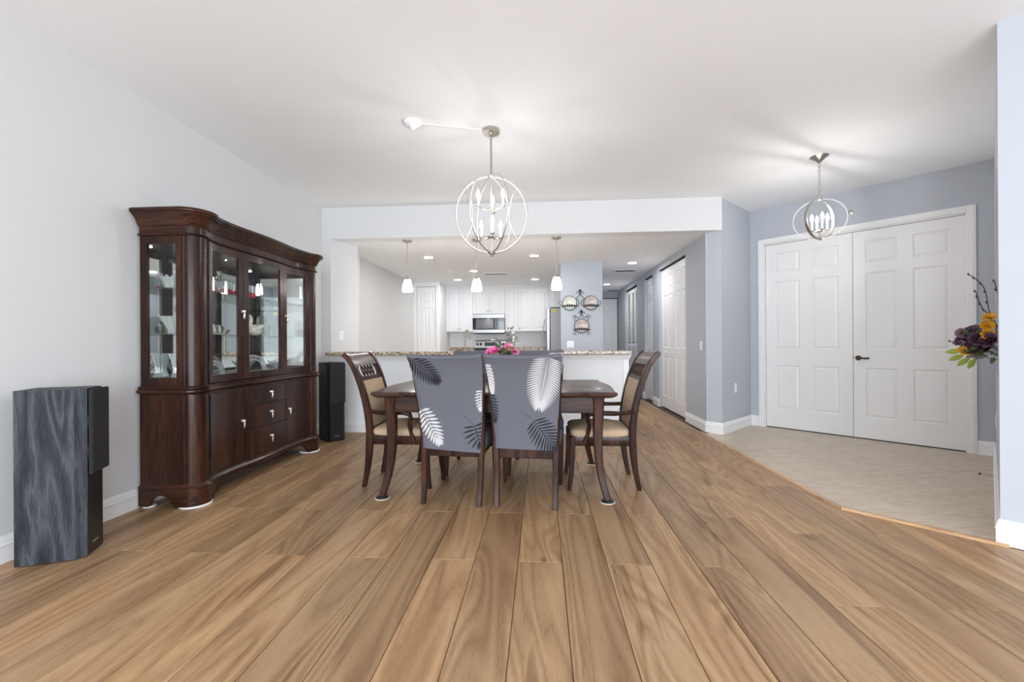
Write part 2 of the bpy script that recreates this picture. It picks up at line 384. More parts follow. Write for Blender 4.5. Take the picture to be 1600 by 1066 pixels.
# ------------------------------------------------------------------ the room shell
H, HK = 2.833, 2.44                      # main ceiling, kitchen / soffit height
XL, YB, XH = -2.762, 5.25, 2.022         # left wall, bar wall, hall wall
PV, CV = (2.159, 5.277), (2.783, 5.901)  # pier vertex, entry corner
SV = (2.487, 2.503)                      # near end of the slanted right-hand wall
S2 = .70711
RA = R(45.68); RU = (math.cos(RA), math.sin(RA))   # direction of the slanted right-hand wall
S_1, S_2, S_3 = (1.955, 5.30), (1.978, 2.972), (2.487, 2.483)   # wood-to-tile transition

# --- floor: sub floor and planks
fl = B(-2.95, 4.7, -3.7, 11.7, -.12, -.011).build('floor', 'subfloor'); struct(fl, 'floor of long oak-look planks running away from the viewer')
PW, PL, PX = .2228, 1.52, .1
def plank_poly(r0, r1, y0, y1):
    g = .0013
    return [(r0 + g, y0 + g), (r1 - g, y0 + g), (r1 - g, y1 - g), (r0 + g, y1 - g)]
full = None
nplank = 0
def plank_mesh(polys, ox, oy):
    mb = MB()
    for p in polys:
        if len(p) < 3: continue
        n = len(p); cx = sum(q[0] for q in p) / n; cy = sum(q[1] for q in p) / n
        q = [(x - ox, y - oy) for x, y in p]
        def ins(d): # shrink toward centre by ~d
            o = []
            for x, y in q:
                dx, dy = (cx - ox) - x, (cy - oy) - y
                o.append((x + math.copysign(min(d, abs(dx)), dx), y + math.copysign(min(d, abs(dy)), dy)))
            return o
        i = ins(.0022)
        vs = [(x, y, -.011) for x, y in q] + [(x, y, -.0022) for x, y in q] + [(x, y, 0) for x, y in i]
        fs = [tuple(range(2 * n, 3 * n))]
        for k in range(n):
            j = (k + 1) % n; fs += [(k, j, n + j, n + k), (n + k, n + j, 2 * n + j, 2 * n + k)]
        mb.add(vs, fs)
    return mb
for i in range(-13, 14):
    x0, x1 = PX + i * PW, PX + (i + 1) * PW
    if i >= 5: off = 1.884 if i % 2 else 2.58
    else: off = 2.172 if i % 2 else 2.79
    for k in range(-4, 8):
        y0 = off + k * PL; y1 = y0 + PL
        if y1 < -2.2 or y0 > 11.4: continue
        if y0 > 5.3 and x1 < .9: continue                       # kitchen floor: hidden behind the bar wall
        if x0 > 4.0: continue
        pl = plank_poly(x0, x1, y0, y1); polys = [pl]; cut = False
        if x0 < XL: polys = [clip(pl, -1, 0, -XL)]; cut = True
        elif y0 > 5.3 and x0 > 1.9: continue
        elif x1 > S_2[0] - .03:
            lo = clip(pl, 0, 1, S_2[1])                          # part nearer than the bend
            lo = clip(lo, S2, S2, S2 * (S_2[0] + S_2[1])) if lo else lo
            if lo: lo = clip(lo, S2, S2, S2 * (SV[0] + SV[1]) ) if x1 > 2.5 else lo
            hi = clip(pl, 0, -1, -S_2[1]); hi = clip(hi, 1, 0, S_1[0]) if hi else hi
            polys = [p for p in (lo, hi) if p and len(p) > 2]; cut = True
            if not polys: continue
        if y1 > 11.4: polys = [clip(p, 0, 1, 11.4) for p in polys]; cut = True
        cx, cy = (x0 + x1) / 2, (y0 + y1) / 2
        if cut or full is None:
            if not cut: full = plank_mesh(polys, cx, cy).mesh('plank', 'plank')
            me = full if not cut else plank_mesh(polys, cx, cy).mesh('plank', 'plank')
        else: me = full
        o = bpy.data.objects.new('plank', me); COL.objects.link(o); o.parent = fl; o.location = (cx, cy, 0); nplank += 1
kf = B(-2.75, .95, 5.41, 10.2, -.0109, -.001).build('floor_kitchen', 'tile'); struct(kf, 'kitchen floor behind the bar wall')

# --- entry floor of pale tiles with thin joints
area_poly = [S_1, S_2, S_3, (4.36, 4.36), (2.80, 5.95)]
ft = MB().prism(area_poly, -.0105, -.003).build('floor_entry', 'grout'); struct(ft, 'entry floor of pale travertine-look tiles')
TS = .46; ta = R(12)
ca, sa = math.cos(ta), math.sin(ta)
for i in range(-3, 9):
    for j in range(-3, 10):
        bx, by = 2.0 + (i * TS * ca - j * TS * sa), 2.6 + (i * TS * sa + j * TS * ca); g = .0015
        p = [(bx + u * ca - v * sa, by + u * sa + v * ca) for u, v in ((g, g), (TS - g, g), (TS - g, TS - g), (g, TS - g))]
        for k in range(len(area_poly)):
            a, b = area_poly[k], area_poly[(k + 1) % len(area_poly)]
            if p: p = clip(p, (b[1] - a[1]), -(b[0] - a[0]), (b[1] - a[1]) * a[0] - (b[0] - a[0]) * a[1])
        if len(p) > 2:
            cx, cy = sum(q[0] for q in p) / len(p), sum(q[1] for q in p) / len(p)
            o = MB().prism([(x - cx, y - cy) for x, y in p], -.0035, .001).build('tile', 'tile', ft, loc=(cx, cy, 0))
def molding(name, path, prof, m, parent=None, closed=False, smooth=35, kind='structure', label=None):
    """sweep profile (out, z) along a plan path; 'out' is to the right of travel"""
    n = len(path); rows = []
    for i in range(n):
        p = Vector(path[i]); a = Vector(path[i - 1]) if i else None; b = Vector(path[i + 1]) if i < n - 1 else None
        d1 = (p - a).normalized() if a else None; d2 = (b - p).normalized() if b else None
        n1 = Vector((d1.y, -d1.x)) if d1 else None; n2 = Vector((d2.y, -d2.x)) if d2 else None
        if n1 and n2:
            nn = (n1 + n2).normalized(); nn = nn / max(.3, nn.dot(n1))
        else: nn = n1 or n2
        rows.append([(p.x + nn.x * o, p.y + nn.y * o, z) for o, z in prof])
    mb = MB(); mb.grid(rows, cv=True); k = len(prof)
    mb.f.append(tuple(range(k))); mb.f.append(tuple(range((n - 1) * k, n * k))[::-1])
    o = mb.build(name, m, parent, smooth); 
    if kind: o['kind'] = kind
    if label: o['label'] = label
    return o
BASE = [(-.004, 0), (.016, 0), (.016, .082), (.019, .086), (.019, .094), (.014, .098), (.013, .112), (.009, .122), (.005, .134), (-.004, .136)]
STRIP = [(-.022, -.002), (.022, -.002), (.021, .006), (.012, .011), (-.012, .011), (-.021, .006)]
molding('trim_1', [S_1[:1] + (5.40,), S_2, (2.50, 2.47)][0:2] + [], [(a, z) for a, z in STRIP], 'strip', label='long oak transition strip between planks and entry tiles')
molding('trim_2', [S_2, (2.50, 2.47)], [(a, z * 1.15) for a, z in STRIP], 'strip', label='slanted oak transition strip reaching the right wall end')

# --- walls
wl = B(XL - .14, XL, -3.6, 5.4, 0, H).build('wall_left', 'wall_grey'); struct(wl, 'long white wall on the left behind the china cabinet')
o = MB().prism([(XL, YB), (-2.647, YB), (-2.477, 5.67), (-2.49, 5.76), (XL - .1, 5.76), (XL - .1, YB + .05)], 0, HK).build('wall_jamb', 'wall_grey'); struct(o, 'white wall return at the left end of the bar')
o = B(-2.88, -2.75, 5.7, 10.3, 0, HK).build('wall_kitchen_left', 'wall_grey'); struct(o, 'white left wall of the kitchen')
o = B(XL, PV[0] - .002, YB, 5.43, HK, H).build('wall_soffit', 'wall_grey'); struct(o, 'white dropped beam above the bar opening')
o = MB().box(-2.655, 1.05, YB, 5.40, 0, .969).build('wall_bar', 'wall_white'); struct(o, 'white half wall under the granite bar')
o = molding('trim_3', [(-2.65, YB), (1.05, YB), (1.05, 5.40)], [(-.004, .90), (.012, .90), (.014, .915), (.024, .928), (.03, .95), (.036, .968), (-.004, .968)], 'trim', label='white moulding under the bar top')
o = B(.985, 1.058, YB - .012, 5.40, 0, .90, c=.004).build('trim_4', 'trim'); struct(o, 'white corner board at the open end of the bar wall')
o = B(-2.8, 1.05, 10.14, 10.3, 0, HK).build('wall_kitchen_back', 'wall_white'); struct(o, 'white back wall of the kitchen')
o = B(-2.75, -2.17, 9.12, 10.2, 0, HK).build('wall_pantry', 'wall_white'); struct(o, 'white pantry wall with a narrow door')
o = MB().prism([(.335, 7.16), (1.02, 7.16), (1.02, 11.42), (.90, 11.42), (.90, 7.28), (.335, 7.28)], 0, HK).build('wall_pillar', 'wall_blue'); struct(o, 'blue-grey wall block with the plate racks')
hw = MB()
DOORS = [(6.14, 7.48), (7.90, 8.50), (9.16, 10.42)]
ys = [5.40] + [v for d in DOORS for v in d] + [11.5]
for a, b in zip(ys[::2], ys[1::2]): hw.box(XH, XH + .16, a, b, 0, HK)
for a, b in DOORS: hw.box(XH, XH + .16, a, b, 2.335, HK)
o = hw.build('wall_hall_right', 'wall_blue'); struct(o, 'blue-grey hall wall with closet doors')
o = B(1.0, 2.2, 11.42, 11.56, 0, HK).build('wall_hall_end', 'wall_blue'); struct(o, 'blue-grey wall at the end of the hall')
o = B(XH + .155, XH + .17, 5.6, 11.5, 0, HK).build('wall_closet_shade', 'darkgap'); struct(o, 'sheet coloured dark as the shade in the closets behind the hall doors')  # thin sheet, its dark colour stands in for the unlit closets
o = MB().prism([(XH + .0005, 5.4135), PV, CV, (CV[0] + .1, CV[1] + .1), (2.5, 6.1), (XH + .14, 5.75), (XH + .002, 5.5)], 0, H).build('wall_pier', 'wall_blue'); struct(o, 'blue-grey slanted pier between hall and entry')
# door wall: local x runs along the wall, local y away from the room
dwm = MB(); D0, D1, DT = .167, 1.978, 2.365
dwm.box(-.02, D0, 0, .14, 0, H); dwm.box(D1, 2.30, 0, .14, 0, H); dwm.box(D0, D1, 0, .14, DT, H)
dwl = dwm.build('wall_entry', 'wall_blue', loc=(CV[0], CV[1], 0), rz=R(-45)); struct(dwl, 'blue-grey slanted wall holding the double entry door')
o = B(D0, D1, .10, .14, 0, DT).build('wall_entry_backing', 'darkgap', loc=(CV[0], CV[1], 0), rz=R(-45)); struct(o)
# slanted right wall with an arched niche (local x along the wall into the entry, local y into the entry)
rw = MB(); nx0, nx1, nz0, nz1 = .62, 1.32, .86, 2.30; nr = (nx1 - nx0) / 2; ncx = (nx0 + nx1) / 2; nd = .24
rw.box(0, nx0, -nd, 0, 0, H); rw.box(nx1, 2.66, -nd, 0, 0, H); rw.box(nx0, nx1, -nd, 0, 0, nz0)
arc = [(ncx + nr * math.cos(PI * k / 20), nz1 - nr + nr * math.sin(PI * k / 20)) for k in range(21)]
for k in range(20):
    (xa, za), (xb, zb) = arc[k], arc[k + 1]
    rw.add([(xa, 0, za), (xb, 0, zb), (xb, 0, H), (xa, 0, H), (xa, -nd, za), (xb, -nd, zb), (xb, -nd, H), (xa, -nd, H)],
           [(0, 1, 2, 3), (7, 6, 5, 4), (0, 4, 5, 1), (2, 6, 7, 3)])
rw.box(nx0, nx1, -nd, 0, nz1 - nr - .0, nz1 - nr) if False else None
rw.box(0, 2.66, -3.1, -nd, 0, H)
rwo = rw.build('wall_right', 'wall_blue', loc=(SV[0], SV[1], 0), rz=RA); struct(rwo, 'pale blue wall end at the right edge with an arched niche')
o = B(4.62, 4.76, -3.6, .6, 0, H).build('wall_right_rear', 'wall_white'); struct(o, 'white side wall behind the viewer')
bw = MB(); bw.box(-2.9, -2.3, -3.74, -3.6, 0, H); bw.box(3.6, 4.76, -3.74, -3.6, 0, H); bw.box(-2.3, 3.6, -3.74, -3.6, 2.5, H); bw.box(-2.3, 3.6, -3.74, -3.6, 0, .04)
o = bw.build('wall_rear', 'wall_white'); struct(o, 'white wall behind the viewer around the sliding glass')
wf = sempty('window_1', 'wide sliding glass doors behind the viewer', (0, -3.67, 0))
for x in (-2.27, -.8, .65, 2.1, 3.57): B(x - .03, x + .03, -.03, .03, .04, 2.5).build('frame_post', 'trim', wf)
for z in (.06, 2.47): B(-2.3, 3.6, -.03, .03, z - .03, z + .03).build('frame_rail', 'trim', wf)
# --- ceilings
o = MB().prism([(-2.95, -3.75), (4.8, -3.75), (4.8, 6.2), (2.0, 6.2), (2.0, 5.43), (-2.95, 5.43)], H, H + .1).build('ceiling', 'ceiling'); struct(o, 'high white ceiling')
o = B(-2.9, 2.17, 5.435, 11.6, HK, HK + .05).build('ceiling_kitchen', 'ceiling'); struct(o, 'lower white ceiling over kitchen and hall')
o = B(XL, PV[0] - .004, YB + .001, 5.44, HK - .0005, HK + .02).build('trim_5', 'wall_white'); struct(o, 'white underside of the dropped beam')

# --- baseboards (path runs so that the room lies on its right)
def bb(name, path, label): return molding(name, path, BASE, 'trim', label=label)
bb('baseboard_left', [(XL, -3.5), (XL, YB)], 'white baseboard along the left wall')
bb('baseboard_bar', [(XL, YB), (.985, YB)], 'white baseboard along the bar wall')
bb('baseboard_pier', [(XH, 6.13), (XH, 5.414), PV, CV, (CV[0] + .118 * S2, CV[1] - .118 * S2)], 'white baseboard wrapping the slanted pier')
for k, (a, b) in enumerate(((7.88, 7.50), (9.14, 8.52), (11.42, 10.44))):
    bb('baseboard_hall_%d' % (k + 1), [(XH + .05, a + .02), (XH, a + .02 if False else a), (XH, b), (XH + .05, b)][1:3], 'white baseboard between hall closets, number %d from the viewer' % (k + 1))
ep = lambda t: (CV[0] + t * S2, CV[1] - t * S2)
RC = (SV[0] + 2.6 * S2 * .0 + 1.842, SV[1] + 1.842)
tR = 2.162
bb('baseboard_entry', [ep(2.045), ep(tR), SV, (SV[0] + 2.0 * RU[1], SV[1] - 2.0 * RU[0])], 'white baseboard running from the door casing round the right wall end')

# --- six-panel doors
def frustum(mb, x0, x1, z0, z1, y, d, ins):
    """raised field facing -y: base at y, top at y-d"""
    mb.add([(x0, y, z0), (x1, y, z0), (x1, y, z1), (x0, y, z1), (x0 + ins, y - d, z0 + ins), (x1 - ins, y - d, z0 + ins), (x1 - ins, y - d, z1 - ins), (x0 + ins, y - d, z1 - ins)],
           [(0, 1, 5, 4), (1, 2, 6, 5), (2, 3, 7, 6), (3, 0, 4, 7), (4, 5, 6, 7)])
def door_leaf(parent, x0, x1, z0, z1, cols, rows, y=0, th=.045, m='door', name='leaf', pname='panel'):
    """leaf facing -y with recessed, raised-field panels; cols/rows = list of (a,b)"""
    mb = MB(); xs = sorted({x0, x1, *[v for c in cols for v in c]}); zs = sorted({z0, z1, *[v for c in rows for v in c]})
    mb.box(x0, x1, y + .009, y + th, z0, z1)
    for i in range(len(xs) - 1):
        incol = any(abs(c[0] - xs[i]) < 1e-6 for c in cols)
        if not incol: mb.box(xs[i], xs[i + 1], y, y + .0095, z0, z1)
        else:
            for j in range(len(zs) - 1):
                if not any(abs(r[0] - zs[j]) < 1e-6 for r in rows): mb.box(xs[i], xs[i + 1], y, y + .0095, zs[j], zs[j + 1])
    # sloped sticking round each recess
    for a, b in cols:
        for c, d in rows:
            i = .012
            mb.add([(a, y, c), (b, y, c), (b, y, d), (a, y, d), (a + i, y + .0088, c + i), (b - i, y + .0088, c + i), (b - i, y + .0088, d - i), (a + i, y + .0088, d - i)],
                   [(0, 1, 5, 4), (1, 2, 6, 5), (2, 3, 7, 6), (3, 0, 4, 7)])
    lf = mb.build(name, m, parent)
    for a, b in cols:
        for c, d in rows:
            p = MB(); frustum(p, a + .016, b - .016, c + .016, d - .016, y + .009, .0065, .022); p.build(pname, m, lf)
    return lf
ent = sempty('door_1', 'white double entry door with six raised panels in each leaf', (CV[0], CV[1], 0), R(-45))
RW = [(.245, .805), (1.01, 1.875), (1.985, 2.235)]
l1 = door_leaf(ent, .182, 1.078, .012, 2.35, [(.288, .556), (.686, .948)], RW, .03, .045, 'door', 'door_leaf')
l2 = door_leaf(ent, 1.083, 1.964, .012, 2.35, [(1.190, 1.464), (1.586, 1.860)], RW, .03, .045, 'door', 'door_leaf')
def casing(parent, x0, x1, zt, wd, y=0, th=.02, m='trim'):
    for a, b in ((x0 - wd, x0), (x1, x1 + wd)):
        mb = MB(); mb.box(a, b, y - th, y, 0, zt + wd, c=.004); ix = (a + .012, b - .012); mb.box(ix[0] + .006, ix[1] - .006, y - th - .004, y - th + .002, .0, zt + wd - .012, c=.002); mb.build('casing', m, parent)
    mb = MB(); mb.box(x0, x1, y - th, y, zt, zt + wd, c=.004); mb.box(x0, x1, y - th - .004, y - th + .002, zt + .018, zt + wd - .018, c=.002); mb.build('casing', m, parent)
    for a, b in ((x0 - .001, x0 + .012), (x1 - .012, x1 + .001)): MB().box(a, b, y, y + .10, 0, zt).build('jamb_and_gap_shade', m, parent)
    MB().box(x0, x1, y, y + .10, zt - .012, zt + .001).build('jamb_and_gap_shade', m, parent)
casing(ent, .167, 1.978, 2.365, .066)
for z in (2.17, 1.525, .885, .24):
    for x in (.172, 1.972): MB().cyl((x, .022, 0), .008, z - .045, z + .045, 10).build('hinge', 'hinge', ent, 40)
hd = MB(); hd.T = Matrix.Translation((1.128, .03, .915)) @ Matrix.Rotation(PI / 2, 4, 'X')
hd.cyl((0, 0, 0), .028, 0, .010); hd.cyl((0, 0, 0), .011, .01, .05)
lev = hd.build('door_lever', 'bronze', l2, 40)
lv = MB().tube(spline([(1.128, -.018, .915), (1.15, -.024, .917), (1.19, -.024, .912), (1.232, -.020, .915)]), [.010] * 13 + [.011] * 6, 10); lv.build('lever_arm', 'bronze', l2, 40)
B(1.0785, 1.0825, .025, .05, .9, .94).build('latch_plate', 'bronze', l1)
B(.182, 1.964, .03, .075, .0012, .011).build('threshold', 'darkgap', ent)

# --- hall closet doors (leaves face -x): local x runs away from the viewer along +y is mirrored, so rotate by -90 degrees
def hall_door(idx, a, b, nleaf, cols_per, label, louver=False):
    d = sempty('door_%d' % idx, label, (XH + .075, a, 0), R(90))
    # local x -> world +y ; local y -> world -x ; so the face toward the hall is +y: mirror by building with y negated
    W = b - a
    B(0, W, -.03, .06, 2.318, 2.335).build('track_gap_shade', 'darkgap', d)  # dark strip painting the shade in the gap above the leaves
    lw = W / nleaf
    for k in range(nleaf):
        x0, x1 = k * lw + .004, (k + 1) * lw - .004
        if louver:
            mb = MB(); st = .05
            mb.box(x0, x0 + st, 0, .03, .02, 2.30); mb.box(x1 - st, x1, 0, .03, .02, 2.30)
            for z0, z1 in ((.02, .14), (1.0, 1.09), (2.22, 2.30)): mb.box(x0 + st, x1 - st, 0, .03, z0, z1)
            lf = mb.build('leaf', 'door', d)
            sl = MB(); z = .16
            while z < 2.2:
                if not .98 < z < 1.1: sl.add([(x0 + st, .002, z + .022), (x1 - st, .002, z + .022), (x1 - st, .028, z), (x0 + st, .028, z), (x0 + st, .006, z + .026), (x1 - st, .006, z + .026), (x1 - st, .032, z + .004), (x0 + st, .032, z + .004)],
                                             [(0, 1, 2, 3), (7, 6, 5, 4), (0, 4, 5, 1), (2, 6, 7, 3)])
                z += .032
            sl.build('louver_slats', 'door', lf, kind='stuff')
        else:
            cw = (x1 - x0); n = cols_per; m_ = .085; gp = .07; w1 = (cw - 2 * m_ - (n - 1) * gp) / n
            cols = [(x0 + m_ + j * (w1 + gp), x0 + m_ + j * (w1 + gp) + w1) for j in range(n)]
            lf = door_leaf(d, x0, x1, .018, 2.314, cols, [(.21, .87), (1.02, 1.88), (1.98, 2.20)], 0, .034, 'door', 'leaf')
            # the builder faces -y; turn the leaf round its own middle so it faces the hall
            for ob in [lf] :
                ob.rotation_euler = (0, 0, PI); ob.location = (x0 + x1, .034, 0)
            if nleaf > 1:
                kx = x0 + .5 * (x1 - x0)
                kb = MB().lathe([(.006, 0), (.006, .012), (.016, .02), (.017, .03), (.01, .036)], 14); ko = kb.build('knob', 'door', lf, 40); ko.rotation_euler = (PI / 2, 0, 0); ko.location = (kx, .0, .945)
    return d
hall_door(2, *DOORS[0], 2, 2, 'nearest pair of white panelled closet doors in the hall')
hall_door(3, *DOORS[1], 1, 2, 'single white panelled closet door between the panelled pair and the louvres')
hall_door(4, *DOORS[2], 3, 1, 'white louvred closet doors farthest along the hall', True)
d5 = sempty('door_5', 'white panelled door at the far end of the hall', (0, 11.42, 0))
door_leaf(d5, 1.22, 2.0, .012, 2.25, [(1.33, 1.56), (1.66, 1.89)], [(.22, .80), (1.0, 1.80), (1.90, 2.14)], -.03, .025, 'door', 'door_leaf')
B(1.195, 2.02, -.006, .0, 0, 2.275).build('jamb_and_gap_shade', 'darkgap', d5)  # no jamb: dark sheet whose rim paints the shadow gap round the leaf
d6 = sempty('door_6', 'narrow white pantry door beside the kitchen cabinets', (0, 9.12, 0))
door_leaf(d6, -2.665, -2.265, .012, 2.33, [(-2.62, -2.48), (-2.45, -2.31)], [(.2, .8), (.95, 1.88), (1.97, 2.22)], -.014, .012, 'door', 'door_leaf')
B(-2.672, -2.258, -.002, .0, 0, 2.338).build('jamb_and_gap_shade', 'darkgap', d6)  # dark backing sheet, shade of the pantry door gap put in as colour
for a, b in ((-2.748, -2.672), (-2.258, -2.175)): B(a, b, -.022, 0, 0, 2.42, c=.004).build('casing', 'trim', d6)
B(-2.672, -2.258, -.022, 0, 2.338, 2.42, c=.004).build('casing', 'trim', d6)
# --- wall plates
def wallplate(label, loc, rz, kind='switch', gang=1, cat='switch'):
    t = thing('light_switch' if kind == 'switch' else 'wall_outlet', label, cat, loc, rz)
    W = .035 + .023 * (gang - 1)
    B(-W, W, -.006, 0, -.058, .058, c=.003).build('cover_plate', 'plate_w', t)
    for g in range(gang):
        cx = (g - (gang - 1) / 2) * .046
        if kind == 'switch': B(cx - .016, cx + .016, -.010, -.005, -.033, .033, c=.003).build('rocker', 'plate_w', t)
        else:
            for dz in (-.02, .02): B(cx - .017, cx + .017, -.009, -.005, dz - .014, dz + .014, c=.004).build('socket', 'plate_w', t)
    return t
wallplate('white light switch on the hall wall by the pier', (XH, 5.56, 1.06), R(-90))
wallplate('white outlet low on the slanted pier beside the entry door', (2.43, 5.548, .53), R(45), 'outlet', 1, 'outlet')
wallplate('white double switch below the plate racks', (.489, 7.16, 1.08), 0, 'switch', 2)
wallplate('white outlet above the left end of the bar', (-2.585, 5.403, 1.22), R(68), 'outlet', 1, 'outlet')
wallplate('white outlet on the kitchen backsplash right of the flowers', (-.58, 10.14, 1.12), 0, 'outlet', 1, 'outlet')
wallplate('white outlet on the slanted right wall', (SV[0] + 1.75 * RU[0], SV[1] + 1.75 * RU[1], .45), RA - PI, 'outlet', 1, 'outlet')
t = thing('door_stop', 'small springy metal door stop on the right entry baseboard', 'door stop', (SV[0] + 1.45 * RU[0], SV[1] + 1.45 * RU[1], .06), RA + PI / 2)
MB().tube([(.015, 0, 0), (.085, 0, .0)], .005, 8).build('spring', 'nickel', t); MB().tube([(.085, 0, 0), (.098, 0, 0)], .008, 10).build('tip', 'black', t)
t = thing('wall_sprinkler', 'small round sprinkler cap above the entry door', 'sprinkler', (CV[0] + 1.065 * S2, CV[1] - 1.065 * S2, 2.58), R(-45))
a = MB(); a.T = Matrix.Rotation(PI / 2, 4, 'X'); a.lathe([(.03, 0), (.03, .006), (.012, .012), (.012, .03)], 18); a.build('cap', 'nickel', t, 40)

# ------------------------------------------------------------------ china cabinet
CY0, CY1 = 2.75, 4.385; CYC = (CY0 + CY1) / 2; CXB = XL + .024; PCX, PR = -2.420, .085
PY0, PY1 = CY0 + PR, CY1 - PR
FA, FB = PY0 + .058, PY1 - .058
def front(y):
    t = max(-1, min(1, (y - CYC) / ((FB - FA) / 2)))
    return -2.360 - .062 * (1 - abs(t) ** 4) + .036 * (math.cos(PI * t) + 1) / 2
def cab_path(o=0, nf=36):
    am = math.degrees(math.asin(min(.99, (FA - PY0) / (PR + o))))
    p = [(CXB, CY0 - o), (lerp(CXB, PCX, .5), CY0 - o), (PCX, CY0 - o)]
    for k in range(1, 11):
        a = R(-90 + (90 + am) * k / 10); p.append((PCX + (PR + o) * math.cos(a), PY0 + (PR + o) * math.sin(a)))
    for k in range(nf + 1):
        y = lerp(FA, FB, k / nf); p.append((front(y) + o, y))
    for k in range(0, 10):
        a = R(-am + (90 + am) * k / 10); p.append((PCX + (PR + o) * math.cos(a), PY1 + (PR + o) * math.sin(a)))
    p += [(PCX, CY1 + o), (lerp(CXB, PCX, .5), CY1 + o), (CXB, CY1 + o)]
    return p
def cab_sweep(prof, cap_top=False, cap_bot=False, nf=36):
    rows = []
    for o, z in prof: rows.append([(x, y, z) for x, y in cab_path(o, nf)])
    mb = MB(); mb.grid(rows); k = len(rows[0])
    if cap_top: mb.f.append(tuple((len(rows) - 1) * k + i for i in range(k)))
    if cap_bot: mb.f.append(tuple(i for i in range(k))[::-1])
    # back closing face
    mb.f.append(tuple([i * k for i in range(len(rows))]) + tuple([i * k + k - 1 for i in reversed(range(len(rows)))]))
    return mb
def curved(y0, y1, z0, z1, a, b, n=10, edge=0):
    """slab that follows the serpentine front between offsets a (back) and b (front)"""
    rows = []
    for k in range(n + 1):
        y = lerp(y0, y1, k / n); x = front(y)
        rows.append([(x + a, y, z0), (x + b, y, z0), (x + b, y, z1), (x + a, y, z1)])
    mb = MB(); mb.grid(rows, cv=True); mb.f.append((0, 1, 2, 3)); e = n * 4; mb.f.append((e + 3, e + 2, e + 1, e))
    return mb
cab = thing('china_cabinet', 'tall dark cherry china cabinet with curved glass doors against the left wall', 'cabinet', (0, 0, 0))
# base: bracket skirt with feet
rows_o, rows_i = [], []
pth, pin = cab_path(.016), cab_path(-.010)
def zbot(i):
    x, y = pth[i]
    if i <= 2 or i >= len(pth) - 3:
        return .012
    if FA + .04 < y < FB - .04:
        d = min(y - FA - .04, FB - .04 - y); return lerp(.012, .105, min(1, d / .10) ** .5) if d < .10 else .105
    return .012
# side skirts get their own arch samples
def side_pts(o, y):
    return [(lerp(CXB, PCX, k / 14), y) for k in range(15)]
def side_z(k):
    t = k / 14
    if t < .22 or t > .78: return .012
    u = (t - .22) / .56; return .012 + .078 * (math.sin(PI * u) ** .55)
P_o = [(x, CY0 - .016) for x, _ in side_pts(0, 0)] + pth[3:-3] + [(x, CY1 + .016) for x, _ in side_pts(0, 0)[::-1]]
P_i = [(x, CY0 + .010) for x, _ in side_pts(0, 0)] + pin[3:-3] + [(x, CY1 - .010) for x, _ in side_pts(0, 0)[::-1]]
ZB = [side_z(k) for k in range(15)] + [zbot(i) for i in range(3, len(pth) - 3)] + [side_z(k) for k in range(14, -1, -1)]
mb = MB(); mb.grid([[(a[0], a[1], zb), (a[0], a[1], .135), (c[0], c[1], .135), (c[0], c[1], zb)] for a, c, zb in zip(P_o, P_i, ZB)], cv=True)
mb.build('base_skirt', 'cherry_h', cab, 30)
cab_sweep([(.016, .133), (.020, .137), (.020, .142), (.014, .148), (.004, .154), (.001, .162)], True, True).build('base_moulding', 'cherry_h', cab, 40)
cab_sweep([(0, .16), (0, .775)], False, True).build('lower_case', 'cherry', cab, 40)
cab_sweep([(.0, .772), (.006, .776), (.024, .786), (.028, .790), (.028, .800), (.020, .806), (.012, .808), (.014, .814), (.014, .822), (.006, .828), (-.004, .830)], True, True).build('waist_moulding', 'cherry_h', cab, 40)
# lower doors and drawers (slightly proud, with shadow gaps)
Yd = [FA + .012, 3.305, 3.862, FB - .012]
def drop_pull(parent, y, z, up=1, xoff=0):
    x = front(y) + .012 + xoff
    a = MB(); a.T = Matrix.Translation((x - .002, y, z)) @ Matrix.Rotation(PI / 2, 4, 'Y')
    a.lathe([(.011, 0), (.012, .004), (.006, .006), (.006, .014), (.013, .018), (.015, .023), (.011, .029), (.003, .031)], 14)
    k = a.build('knob', 'pull', parent, 40)
    MB().tube([(x + .019, y + .002, z), (x + .021, y + .003, z - .018), (x + .018, y + .004, z - .045), (x + .016, y + .004, z - .058)], [.0045, .006, .0085, .005], 10).build('drop', 'pull', parent, 40)
for a, b, py in ((Yd[0], Yd[1] - .003, 3.268), (Yd[2] + .003, Yd[3], 3.903)):
    d = curved(a, b, .182, .752, -.004, .010).build('door', 'cherry', cab, 30); drop_pull(d, py, .50)
    hy = Yd[0] - .004 if a == Yd[0] else Yd[3] + .004
    for z in (.26, .66): MB().cyl((front(hy) + .011, hy, 0), .005, z - .03, z + .03, 8).build('hinge', 'black', d)
for z0, z1 in ((.605, .752), (.412, .599), (.182, .406)):
    d = curved(Yd[1] + .003, Yd[2] - .003, z0, z1, -.004, .010).build('drawer', 'cherry', cab, 30); drop_pull(d, 3.61, lerp(z0, z1, .5) + .018)
curved(FA + .008, FB - .008, .176, .758, -.006, .0016, 30).build('shadow_gap', 'darkgap', cab, 30)
